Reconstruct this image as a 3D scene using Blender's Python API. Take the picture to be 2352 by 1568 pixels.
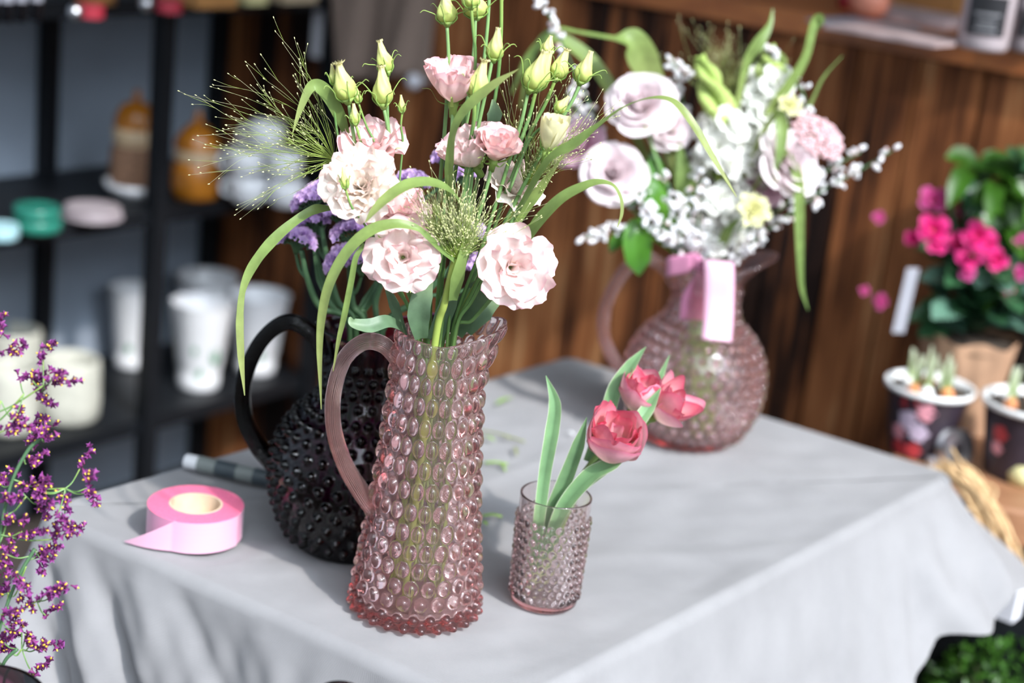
import bpy, math, random
import numpy as np
from math import sin, cos, pi, radians, sqrt, atan2, exp
from mathutils import Vector, Matrix

for o in list(bpy.data.objects):
    bpy.data.objects.remove(o, do_unlink=True)
scene = bpy.context.scene
COL = scene.collection
rng = np.random.default_rng(7)
random.seed(7)

# ------------------------------------------------------------------ camera
FPX, PITCH, ROLL = 3900.0, radians(17.2), radians(6.4)
CAM = np.array([0.0, 0.0, 1.5])
_F = np.array([0, cos(PITCH), -sin(PITCH)])
_U0 = np.array([0, sin(PITCH), cos(PITCH)])
_R0 = np.array([1.0, 0, 0])
_R = _R0 * cos(ROLL) + _U0 * sin(ROLL)
_U = _U0 * cos(ROLL) - _R0 * sin(ROLL)
cam_d = bpy.data.cameras.new('camera')
cam = bpy.data.objects.new('camera', cam_d)
COL.objects.link(cam)
cam.matrix_world = Matrix(((_R[0], _U[0], -_F[0], CAM[0]), (_R[1], _U[1], -_F[1], CAM[1]),
                           (_R[2], _U[2], -_F[2], CAM[2]), (0, 0, 0, 1)))
cam_d.sensor_width = 36.0
cam_d.lens = FPX / 2352 * 36.0
cam_d.clip_start = 0.05
cam_d.dof.use_dof = True
cam_d.dof.focus_distance = 1.55
cam_d.dof.aperture_fstop = 2.5
scene.camera = cam

# ------------------------------------------------------------------ light
SUN_AZ, SUN_EL = radians(-50), radians(42)
SUN = np.array([cos(SUN_EL) * cos(SUN_AZ), cos(SUN_EL) * sin(SUN_AZ), sin(SUN_EL)])
sun_d = bpy.data.lights.new('sun', 'SUN')
sun_d.energy = 2.9
sun_d.angle = radians(1.6)
sun_d.color = (1.0, 0.95, 0.89)
sun_o = bpy.data.objects.new('sun', sun_d)
COL.objects.link(sun_o)
sun_o.rotation_euler = Vector(tuple(SUN)).to_track_quat('Z', 'Y').to_euler()
sun_o.location = (1.5, -3, 4)
world = bpy.data.worlds.new('sky')
scene.world = world
world.use_nodes = True
_wn = world.node_tree
_bg = _wn.nodes['Background']
# open street side behind the camera is bright, the far side is dimmer
_tc = _wn.nodes.new('ShaderNodeTexCoord'); _sx = _wn.nodes.new('ShaderNodeSeparateXYZ')
_wn.links.new(_tc.outputs['Generated'], _sx.inputs[0])
def _mr(sock, a0, a1, b0, b1):
    n = _wn.nodes.new('ShaderNodeMapRange'); n.interpolation_type = 'SMOOTHSTEP'
    for i, v in zip((1, 2, 3, 4), (a0, a1, b0, b1)): n.inputs[i].default_value = v
    _wn.links.new(sock, n.inputs[0]); return n.outputs[0]
def _ma(op, a, b):
    n = _wn.nodes.new('ShaderNodeMath'); n.operation = op
    for i, v in enumerate((a, b)):
        if isinstance(v, (int, float)): n.inputs[i].default_value = v
        else: _wn.links.new(v, n.inputs[i])
    return n.outputs[0]
# bright strip of open sky above the far side of the street
_strip = _ma('MULTIPLY', _ma('MULTIPLY', _mr(_sx.outputs['Z'], 0.34, 0.46, 0, 1), _mr(_sx.outputs['Z'], 0.90, 0.99, 1, 0.4)), _mr(_sx.outputs['Y'], -0.25, -0.45, 0, 1))
_strip = _ma('MULTIPLY', _strip, _mr(_sx.outputs['X'], -0.30, 0.20, 0.02, 1))
# low glow on the right, added to brighten the shelf
_low = _ma('MULTIPLY', _ma('MULTIPLY', _mr(_sx.outputs['Z'], 0.0, 0.12, 0, 1), _mr(_sx.outputs['Z'], 0.40, 0.55, 1, 0)), _ma('MULTIPLY', _mr(_sx.outputs['X'], 0.20, 0.50, 0, 1), _mr(_sx.outputs['Y'], 0.30, -0.05, 0, 1)))
_strip = _ma('ADD', _strip, _ma('MULTIPLY', _low, 0.2))
_base = _mr(_sx.outputs['Y'], -1, 1, 0.42, 1.2)
# sky glow around the sun, added for sparkle in the glass
_vd = _wn.nodes.new('ShaderNodeVectorMath'); _vd.operation = 'DOT_PRODUCT'
_wn.links.new(_tc.outputs['Generated'], _vd.inputs[0]); _vd.inputs[1].default_value = tuple(SUN)
_glow = _mr(_vd.outputs['Value'], cos(radians(7.5)), cos(radians(3.0)), 0, 1)
_base = _ma('ADD', _base, _ma('MULTIPLY', _glow, 60.0))
_wn.links.new(_ma('ADD', _base, _ma('MULTIPLY', _strip, 5.0)), _bg.inputs[1])
_bg.inputs[0].default_value = (0.80, 0.90, 1.0, 1)
scene.view_settings.view_transform = 'Standard'
scene.view_settings.look = 'None'
scene.view_settings.gamma = 1
scene.view_settings.exposure = 0.40
scene.view_settings.use_curve_mapping = False
try:
    scene.cycles.sample_clamp_indirect = 25.0
    scene.cycles.max_bounces = 12
    scene.cycles.transmission_bounces = 12
    scene.cycles.diffuse_bounces = 3
    scene.cycles.transparent_max_bounces = 12
except Exception:
    pass

# ------------------------------------------------------------------ pixel -> place helpers
def ray(x, y):
    return _F + _R * ((x - 1176) / FPX) - _U * ((y - 784) / FPX)
def onz(x, y, z):
    d = ray(x, y); return CAM + d * ((z - CAM[2]) / d[2])
def ony(x, y, yw):
    d = ray(x, y); return CAM + d * (yw / d[1])
def onplane(x, y, p0, n):
    d = ray(x, y); return CAM + d * (np.dot(p0 - CAM, n) / np.dot(d, n))
def mpp(p):
    """metres per photo pixel at a point"""
    return float(np.dot(np.array(p) - CAM, _F)) / FPX
def A3(*a):
    return np.array(a, dtype=float)
def unit(v):
    v = np.array(v, dtype=float); n = np.linalg.norm(v)
    return v / n if n > 1e-12 else np.array([0, 0, 1.0])

# ------------------------------------------------------------------ materials
def new_mat(name):
    m = bpy.data.materials.new(name); m.use_nodes = True
    nt = m.node_tree; nt.nodes.clear()
    out = nt.nodes.new('ShaderNodeOutputMaterial')
    return m, nt, out
def ramp(nt, stops, fac=None):
    r = nt.nodes.new('ShaderNodeValToRGB')
    el = r.color_ramp.elements
    while len(el) < len(stops): el.new(0.5)
    for e, (p, c) in zip(el, stops):
        e.position = p; e.color = (*c, 1)
    if fac is not None: nt.links.new(fac, r.inputs[0])
    return r.outputs[0]
def mixc(nt, a, b, fac, mode='MIX'):
    n = nt.nodes.new('ShaderNodeMix'); n.data_type = 'RGBA'; n.blend_type = mode
    for k, v in ((0, fac), (6, a), (7, b)):
        if hasattr(v, 'links') or isinstance(v, bpy.types.NodeSocket): nt.links.new(v, n.inputs[k])
        elif isinstance(v, (int, float)): n.inputs[k].default_value = v
        else: n.inputs[k].default_value = (*v, 1)
    return n.outputs[2]
def noise(nt, scale, detail=3, vec=None, rough=0.5):
    n = nt.nodes.new('ShaderNodeTexNoise'); n.inputs['Scale'].default_value = scale
    n.inputs['Detail'].default_value = detail; n.inputs['Roughness'].default_value = rough
    if vec is not None: nt.links.new(vec, n.inputs['Vector'])
    return n.outputs['Fac']
def objvec(nt, scale=(1, 1, 1)):
    t = nt.nodes.new('ShaderNodeTexCoord'); mp = nt.nodes.new('ShaderNodeMapping')
    mp.inputs['Scale'].default_value = scale
    nt.links.new(t.outputs['Object'], mp.inputs['Vector'])
    return mp.outputs[0]
def bump(nt, h, strength=0.3, dist=0.002):
    b = nt.nodes.new('ShaderNodeBump'); b.inputs['Strength'].default_value = strength
    b.inputs['Distance'].default_value = dist; nt.links.new(h, b.inputs['Height'])
    return b.outputs[0]
def attr(nt, name='t'):
    a = nt.nodes.new('ShaderNodeAttribute'); a.attribute_name = name
    return a.outputs['Fac']
def principled(nt, out, col, rough=0.5, metal=0.0, spec=0.5, nrm=None, sheen=0):
    p = nt.nodes.new('ShaderNodeBsdfPrincipled')
    if isinstance(col, bpy.types.NodeSocket): nt.links.new(col, p.inputs['Base Color'])
    else: p.inputs['Base Color'].default_value = (*col, 1)
    if isinstance(rough, bpy.types.NodeSocket): nt.links.new(rough, p.inputs['Roughness'])
    else: p.inputs['Roughness'].default_value = rough
    p.inputs['Metallic'].default_value = metal
    p.inputs['Specular IOR Level'].default_value = spec
    if sheen: p.inputs['Sheen Weight'].default_value = sheen
    if nrm is not None: nt.links.new(nrm, p.inputs['Normal'])
    if out is not None: nt.links.new(p.outputs[0], out.inputs[0])
    return p
def simple(name, col, rough=0.5, var=0.12, nscale=40, bstr=0.0, metal=0.0, spec=0.5):
    m, nt, out = new_mat(name)
    v = noise(nt, nscale, 3, objvec(nt))
    c2 = tuple(min(1, c * (1 + var)) for c in col); c1 = tuple(c * (1 - var) for c in col)
    c = ramp(nt, [(0.3, c1), (0.7, c2)], v)
    principled(nt, out, c, rough, metal, spec, bump(nt, v, bstr, 0.002) if bstr else None)
    return m
def foliage(name, stops, rough=0.45, trans=0.3, var=0.25, nscale=60, spec=0.35, veins=False, tcol=None):
    """leaf or petal: colour runs along attribute t (its own colouring), some light passes through"""
    m, nt, out = new_mat(name)
    c = ramp(nt, stops, attr(nt))
    n = noise(nt, nscale, 3, objvec(nt))
    lum = ramp(nt, [(0.3, (1 - var,) * 3), (0.7, (1 + var * 0.3,) * 3)], n)
    c = mixc(nt, c, lum, 1.0, 'MULTIPLY')
    p = principled(nt, None, c, rough, 0, spec)
    tr = nt.nodes.new('ShaderNodeBsdfTranslucent')
    if tcol: c = mixc(nt, c, tcol, 1.0, 'MULTIPLY')
    nt.links.new(c, tr.inputs[0])
    mx = nt.nodes.new('ShaderNodeMixShader'); mx.inputs[0].default_value = trans
    nt.links.new(p.outputs[0], mx.inputs[1]); nt.links.new(tr.outputs[0], mx.inputs[2])
    nt.links.new(mx.outputs[0], out.inputs[0])
    return m
def glass(name, acol, dens, tint=(1, 1, 1), haze=0.0, hcol=(1, 1, 1), rough=0.04, ior=1.5):
    """solid coloured glass; haze = diffuse colour added to stand in for gathered sunlight"""
    m, nt, out = new_mat(name)
    g = nt.nodes.new('ShaderNodeBsdfGlass'); g.inputs['IOR'].default_value = ior
    g.inputs['Roughness'].default_value = rough; g.inputs['Color'].default_value = (*tint, 1)
    sh = g.outputs[0]
    if haze:  # pale fill mixed in to brighten the glass like sunlight caught inside
        t = nt.nodes.new('ShaderNodeBsdfTranslucent'); t.inputs[0].default_value = (*hcol, 1)
        d = nt.nodes.new('ShaderNodeBsdfDiffuse'); d.inputs[0].default_value = (*hcol, 1)
        m1 = nt.nodes.new('ShaderNodeMixShader'); nt.links.new(t.outputs[0], m1.inputs[1]); nt.links.new(d.outputs[0], m1.inputs[2])
        mx = nt.nodes.new('ShaderNodeMixShader'); mx.inputs[0].default_value = haze
        nt.links.new(sh, mx.inputs[1]); nt.links.new(m1.outputs[0], mx.inputs[2]); sh = mx.outputs[0]
    nt.links.new(sh, out.inputs['Surface'])
    va = nt.nodes.new('ShaderNodeVolumeAbsorption')
    va.inputs['Color'].default_value = (*acol, 1); va.inputs['Density'].default_value = dens
    nt.links.new(va.outputs[0], out.inputs['Volume'])
    return m

M = {}
M['pink_glass'] = glass('rose pink glass', (0.985, 0.22, 0.16), 22, (1, 0.982, 0.98), 0.04, (1.0, 0.70, 0.71))
M['pink_handle'] = glass('rose pink handle glass', (0.985, 0.35, 0.30), 18, (1, 0.982, 0.978), 0.07, (1.0, 0.66, 0.60))
M['tumbler_glass'] = glass('pale pink glass', (0.985, 0.28, 0.28), 15, (1, 0.98, 0.98), 0.02, (1.0, 0.80, 0.80))
M['purple_glass'] = glass('dark violet glass', (0.5, 0.02, 0.42), 900, rough=0.025, ior=1.38)
M['vase_glass'] = glass('dark plum glass', (0.6, 0.05, 0.3), 420, rough=0.05)
LEAFG = [(0, (0.16, 0.28, 0.05)), (0.5, (0.22, 0.36, 0.07)), (1, (0.32, 0.42, 0.12))]
M['blade'] = foliage('grass blade green', [(0, (0.18, 0.28, 0.08)), (0.6, (0.25, 0.35, 0.10)), (1, (0.36, 0.40, 0.14))], 0.4, 0.35, 0.2, 80)
M['blue_leaf'] = foliage('grey green leaf', [(0, (0.10, 0.18, 0.09)), (0.5, (0.15, 0.24, 0.14)), (1, (0.24, 0.34, 0.18))], 0.45, 0.2, 0.25, 70)
M['stem'] = foliage('fresh stem green', [(0, (0.30, 0.42, 0.10)), (0.4, (0.14, 0.28, 0.08)), (1, (0.25, 0.42, 0.16))], 0.4, 0.15, 0.15, 60)
M['lime_stem'] = foliage('lime grass stem', [(0, (0.3, 0.4, 0.08)), (1, (0.42, 0.52, 0.12))], 0.4, 0.2, 0.15, 60)
M['dark_stem'] = foliage('dark statice stem', [(0, (0.06, 0.13, 0.05)), (1, (0.08, 0.17, 0.08))], 0.5, 0.15, 0.2, 60)
M['bud'] = foliage('yellow green bud', [(0, (0.38, 0.52, 0.10)), (0.45, (0.68, 0.72, 0.24)), (1, (0.88, 0.80, 0.42))], 0.45, 0.3, 0.1, 60)
M['calyx'] = foliage('calyx green', [(0, (0.25, 0.42, 0.09)), (1, (0.42, 0.55, 0.15))], 0.45, 0.25, 0.15, 60)
def petal_mat(name, a, b, c, tr=0.35):
    return foliage(name, [(0, a), (0.45, b), (0.82, b), (1, c)], 0.55, tr, 0.10, 120, 0.25)
M['liz_cream'] = petal_mat('cream blush petal', (0.88, 0.80, 0.50), (0.97, 0.87, 0.78), (0.95, 0.66, 0.62))
M['liz_pink'] = petal_mat('blush pink petal', (0.92, 0.84, 0.66), (0.95, 0.70, 0.68), (0.86, 0.44, 0.50))
M['liz_pale'] = petal_mat('pale pink petal', (0.88, 0.82, 0.50), (0.97, 0.80, 0.77), (0.93, 0.55, 0.60))
M['liz_yellow'] = petal_mat('creamy yellow petal', (0.72, 0.76, 0.35), (0.90, 0.85, 0.55), (0.94, 0.86, 0.55))
M['rose'] = petal_mat('powder pink rose petal', (0.90, 0.72, 0.66), (0.92, 0.80, 0.82), (0.95, 0.88, 0.91))
M['rose_mauve'] = petal_mat('mauve pink rose petal', (0.75, 0.45, 0.52), (0.74, 0.48, 0.60), (0.82, 0.60, 0.70))
M['white_petal'] = petal_mat('white stock petal', (0.78, 0.80, 0.56), (0.90, 0.90, 0.85), (0.94, 0.93, 0.90))
M['green_bud'] = petal_mat('light green bud', (0.35, 0.52, 0.10), (0.55, 0.68, 0.22), (0.70, 0.78, 0.40))
M['yellow_carn'] = petal_mat('pale yellow carnation petal', (0.70, 0.72, 0.35), (0.88, 0.86, 0.52), (0.92, 0.90, 0.66))
M['tulip'] = foliage('rose tulip petal', [(0, (0.86, 0.70, 0.40)), (0.35, (0.90, 0.56, 0.50)), (0.7, (0.88, 0.34, 0.40)), (1, (0.80, 0.09, 0.20))], 0.4, 0.35, 0.15, 90, 0.35)
M['tulip_pale'] = foliage('pale tulip petal', [(0, (0.86, 0.72, 0.42)), (0.4, (0.93, 0.68, 0.62)), (0.8, (0.90, 0.48, 0.56)), (1, (0.82, 0.16, 0.32))], 0.4, 0.35, 0.15, 90, 0.35)
M['statice'] = petal_mat('lilac statice floret', (0.46, 0.32, 0.60), (0.70, 0.50, 0.84), (0.88, 0.62, 0.90), 0.4)
M['limonium'] = petal_mat('magenta limonium floret', (0.11, 0.015, 0.04), (0.25, 0.045, 0.20), (0.38, 0.11, 0.40), 0.2)
M['yellow'] = simple('yellow corolla', (0.80, 0.52, 0.05), 0.5)
M['seed'] = simple('pale grass seed', (0.62, 0.62, 0.30), 0.5)
M['strand'] = foliage('fine grass strand', [(0, (0.36, 0.46, 0.08)), (0.5, (0.30, 0.40, 0.10)), (1, (0.50, 0.46, 0.30))], 0.5, 0.1, 0.1)
M['genista'] = petal_mat('white broom blossom', (0.70, 0.38, 0.36), (0.86, 0.85, 0.87), (0.92, 0.92, 0.94), 0.2)
M['rice'] = petal_mat('pink rice flower', (0.65, 0.30, 0.32), (0.80, 0.52, 0.55), (0.88, 0.70, 0.72), 0.1)
M['gloss_leaf'] = foliage('glossy leaf', [(0, (0.05, 0.16, 0.02)), (0.5, (0.08, 0.24, 0.02)), (1, (0.14, 0.32, 0.03))], 0.22, 0.2, 0.3, 30, 0.6)
M['twig'] = simple('olive twig', (0.20, 0.22, 0.08), 0.6)
# tulip leaf : pale margin
M['tulip_leaf'] = foliage('white edged tulip leaf', [(0, (0.16, 0.30, 0.14)), (0.6, (0.20, 0.36, 0.17)), (0.93, (0.24, 0.40, 0.18)), (0.98, (0.75, 0.80, 0.62)), (1, (0.82, 0.84, 0.70))], 0.38, 0.25, 0.2, 50, 0.4)
# satin
def satin(name, col):
    m, nt, out = new_mat(name)
    v = objvec(nt, (1, 1, 400))
    n = noise(nt, 4, 2, v)
    c = ramp(nt, [(0.3, tuple(x * 0.93 for x in col)), (0.7, col)], n)
    p = principled(nt, out, c, 0.34, 0, 0.6, bump(nt, n, 0.08, 0.0005), 0.3)
    p.inputs['Anisotropic'].default_value = 0.5
    return m
M['satin'] = satin('pink satin', (0.62, 0.23, 0.39))
M['satin_edge'] = simple('wound satin edge', (0.80, 0.17, 0.30), 0.4, 0.10, 300)
M['satin_pale'] = satin('pale pink satin', (0.66, 0.37, 0.50))
M['card'] = simple('beige cardboard', (0.62, 0.47, 0.34), 0.8, 0.08, 90)
# linen tablecloth
m, nt, out = new_mat('grey linen')
ov = objvec(nt)
w1 = nt.nodes.new('ShaderNodeTexWave'); w1.inputs['Scale'].default_value = 260; w1.bands_direction = 'X'; w1.inputs['Distortion'].default_value = 1.5; nt.links.new(ov, w1.inputs[0])
w2 = nt.nodes.new('ShaderNodeTexWave'); w2.inputs['Scale'].default_value = 260; w2.bands_direction = 'Y'; w2.inputs['Distortion'].default_value = 1.5; nt.links.new(ov, w2.inputs[0])
ad = nt.nodes.new('ShaderNodeMath'); ad.operation = 'ADD'; nt.links.new(w1.outputs[1], ad.inputs[0]); nt.links.new(w2.outputs[1], ad.inputs[1])
nb = noise(nt, 9, 5, ov, 0.6)
lc = ramp(nt, [(0.3, (0.220, 0.215, 0.222)), (0.7, (0.270, 0.264, 0.272))], nb)
principled(nt, out, lc, 0.85, 0, 0.2, bump(nt, ad.outputs[0], 0.12, 0.0006), 0.15)
M['linen'] = m
# scorched planks
m, nt, out = new_mat('scorched planks')
sv = objvec(nt, (60, 60, 1.5))
n1 = noise(nt, 1.0, 5, sv, 0.65)
n2 = noise(nt, 1.0, 3, objvec(nt, (9, 9, 2.4)), 0.55)
bd = attr(nt, 't')
def madd(x, k_, y_):
    q = nt.nodes.new('ShaderNodeMath'); q.operation = 'MULTIPLY_ADD'; nt.links.new(x, q.inputs[0]); q.inputs[1].default_value = k_
    if isinstance(y_, float): q.inputs[2].default_value = y_
    else: nt.links.new(y_, q.inputs[2])
    return q.outputs[0]
sm = madd(n1, 1.5, madd(n2, 1.7, madd(bd, 0.35, -1.25)))
pc = ramp(nt, [(0.0, (0.006, 0.004, 0.004)), (0.32, (0.022, 0.010, 0.007)), (0.52, (0.17, 0.058, 0.021)), (0.78, (0.36, 0.135, 0.050)), (1.0, (0.52, 0.27, 0.12))], sm)
principled(nt, out, pc, 0.6, 0, 0.15, bump(nt, n1, 0.4, 0.003))
M['plank'] = m
def wood(name, c1, c2, axis=(1.5, 30, 30), rough=0.45):
    m, nt, out = new_mat(name)
    n = noise(nt, 1.0, 4, objvec(nt, axis), 0.6)
    principled(nt, out, ramp(nt, [(0.3, c1), (0.7, c2)], n), rough, 0, 0.5, bump(nt, n, 0.2, 0.002))
    return m
M['worktop'] = wood('orange brown worktop', (0.27, 0.078, 0.019), (0.43, 0.145, 0.036))
M['stool_wood'] = wood('reddish stool wood', (0.24, 0.11, 0.055), (0.38, 0.19, 0.10))
M['table_wood'] = wood('plain table wood', (0.25, 0.16, 0.09), (0.36, 0.24, 0.14))
M['black_metal'] = simple('black metal', (0.005, 0.006, 0.008), 0.5, 0.2, 60, 0.05, 0.0, 0.25)
M['grey_wall'] = simple('grey panel', (0.25, 0.29, 0.35), 0.8, 0.10, 5, 0.05)
M['shop_wall'] = simple('dark shop wall', (0.10, 0.08, 0.07), 0.8, 0.15, 5)
M['floor'] = simple('dark brown floor', (0.055, 0.045, 0.040), 0.7, 0.3, 9, 0.1, 0.0, 0.2)
M['shade_roof'] = simple('ceiling boards', (0.10, 0.07, 0.05), 0.7, 0.2, 8)
M['porcelain'] = simple('white porcelain', (0.72, 0.72, 0.74), 0.25, 0.03, 20)
M['leafprint'] = simple('green leaf print', (0.04, 0.20, 0.09), 0.4, 0.2, 40)
M['stoneware'] = simple('cream stoneware', (0.44, 0.43, 0.37), 0.6, 0.12, 60, 0.05)
M['amber'] = simple('amber glaze', (0.34, 0.12, 0.012), 0.15, 0.35, 30)
M['cream_glaze'] = simple('cream glaze', (0.50, 0.36, 0.22), 0.35, 0.1, 30)
M['bark'] = simple('brown rough clay', (0.20, 0.105, 0.06), 0.8, 0.3, 90, 0.4)
M['green_tin'] = simple('dark green enamel', (0.02, 0.16, 0.115), 0.22, 0.15, 20)
M['teal'] = simple('pale teal glaze', (0.30, 0.48, 0.52), 0.3, 0.1, 20)
M['grey_plate'] = simple('rosy grey plate', (0.34, 0.29, 0.31), 0.35, 0.1, 20)
M['red'] = simple('dark red paint', (0.28, 0.02, 0.035), 0.35, 0.15, 20)
M['orange_box'] = simple('orange brown carton', (0.34, 0.16, 0.05), 0.5, 0.2, 20)
M['pale_yellow'] = simple('pale yellow', (0.60, 0.55, 0.28), 0.5, 0.1, 20)
M['tan'] = simple('tan carton', (0.42, 0.33, 0.22), 0.7, 0.1, 20)
M['dark_bottle'] = simple('black bottle', (0.01, 0.01, 0.013), 0.15, 0.2, 20)
M['bottle_label'] = simple('grey label', (0.24, 0.24, 0.28), 0.5, 0.1, 40)
M['burlap'] = simple('brown burlap', (0.26, 0.19, 0.155), 0.95, 0.18, 160, 0.5)
M['tag'] = simple('white paper', (0.72, 0.72, 0.78), 0.7, 0.04, 20)
M['label_dull'] = simple('dull plastic label', (0.30, 0.30, 0.34), 0.4, 0.04, 20)
M['marker_grey'] = simple('grey marker plastic', (0.20, 0.22, 0.21), 0.35, 0.06, 20)
M['marker_dark'] = simple('slate marker label', (0.05, 0.065, 0.075), 0.4, 0.06, 20)
M['cutting'] = foliage('cut green scrap', [(0, (0.25, 0.42, 0.08)), (1, (0.30, 0.46, 0.10))], 0.5, 0.2)
M['straw'] = wood('straw', (0.42, 0.26, 0.12), (0.70, 0.48, 0.26), (60, 60, 60), 0.7)
M['kraft'] = simple('kraft paper', (0.42, 0.25, 0.155), 0.75, 0.25, 14, 0.2)
M['black_pot'] = simple('black printed pot', (0.028, 0.020, 0.030), 0.4, 0.2, 30)
M['white_rim'] = simple('white plastic', (0.82, 0.82, 0.82), 0.35, 0.04, 30)
M['print_pink'] = simple('pink print', (0.70, 0.30, 0.36), 0.45, 0.1, 20)
M['print_red'] = simple('red print', (0.45, 0.04, 0.05), 0.45, 0.1, 20)
M['print_lilac'] = simple('lilac print', (0.55, 0.45, 0.58), 0.45, 0.1, 20)
M['shoot'] = foliage('pale bulb shoot', [(0, (0.45, 0.55, 0.18)), (0.4, (0.40, 0.50, 0.25)), (1, (0.62, 0.66, 0.50))], 0.5, 0.25)
M['soil'] = simple('dark soil', (0.05, 0.035, 0.025), 0.9, 0.4, 200, 0.6)
M['bulb'] = simple('orange bulb skin', (0.60, 0.22, 0.08), 0.5, 0.2, 60)
M['hot_pink'] = petal_mat('hot pink petal', (0.55, 0.05, 0.10), (0.72, 0.02, 0.20), (0.80, 0.08, 0.36), 0.3)
M['dull_pink'] = petal_mat('dusky pink petal', (0.45, 0.05, 0.12), (0.55, 0.06, 0.24), (0.60, 0.16, 0.40), 0.3)
M['deep_leaf'] = foliage('deep green leaf', [(0, (0.02, 0.07, 0.03)), (1, (0.04, 0.12, 0.05))], 0.3, 0.15, 0.3, 30, 0.5)  # darker green used for part of the foliage
M['sage_leaf'] = foliage('blue green leaf', [(0, (0.05, 0.14, 0.09)), (1, (0.16, 0.30, 0.22))], 0.3, 0.15, 0.3, 30, 0.5)
M['bright_leaf'] = foliage('bright green leaf', [(0, (0.02, 0.07, 0.006)), (1, (0.05, 0.15, 0.012))], 0.35, 0.25, 0.3, 30, 0.5)
M['box_leaf'] = foliage('boxwood leaf', [(0, (0.02, 0.07, 0.01)), (1, (0.07, 0.19, 0.02))], 0.35, 0.2, 0.3, 30, 0.5)
M['slate_pot'] = simple('slate blue pot', (0.07, 0.10, 0.14), 0.5, 0.1, 20)
M['peach'] = simple('peach wax', (0.62, 0.22, 0.14), 0.5, 0.2, 20)
M['magazine'] = simple('printed paper', (0.42, 0.32, 0.32), 0.4, 0.4, 16)
M['magazine_grey'] = simple('grey printed paper', (0.26, 0.26, 0.30), 0.4, 0.3, 16)
M['jar_glass'] = simple('frosted jar', (0.42, 0.36, 0.38), 0.2, 0.1, 20)
M['jar_label'] = simple('black label', (0.015, 0.015, 0.018), 0.4, 0.1, 20)
M['label_grey'] = simple('grey lettering', (0.25, 0.25, 0.27), 0.5, 0.1, 20)
M['steel'] = simple('brushed steel', (0.6, 0.6, 0.62), 0.3, 0.05, 50, 0, 1.0)

# ------------------------------------------------------------------ mesh building
def catmull(pts, n=8):
    P = [np.array(p, dtype=float) for p in pts]
    if len(P) < 3:
        a, b = P; return np.array([a + (b - a) * t for t in np.linspace(0, 1, n + 1)])
    Q = [2 * P[0] - P[1]] + P + [2 * P[-1] - P[-2]]
    out = []
    for i in range(1, len(Q) - 2):
        p0, p1, p2, p3 = Q[i - 1:i + 3]
        for t in np.linspace(0, 1, n, endpoint=False):
            out.append(0.5 * (2 * p1 + (p2 - p0) * t + (2 * p0 - 5 * p1 + 4 * p2 - p3) * t * t + (3 * p1 - p0 - 3 * p2 + p3) * t ** 3))
    out.append(P[-1])
    return np.array(out)
def frame(z, seed=None):
    z = unit(z)
    a = np.array([0, 0, 1.0]) if abs(z[2]) < 0.9 else np.array([1.0, 0, 0])
    x = unit(np.cross(a, z)); y = np.cross(z, x)
    if seed is not None:
        x, y = x * cos(seed) + y * sin(seed), -x * sin(seed) + y * cos(seed)
    return x, y, z
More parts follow.
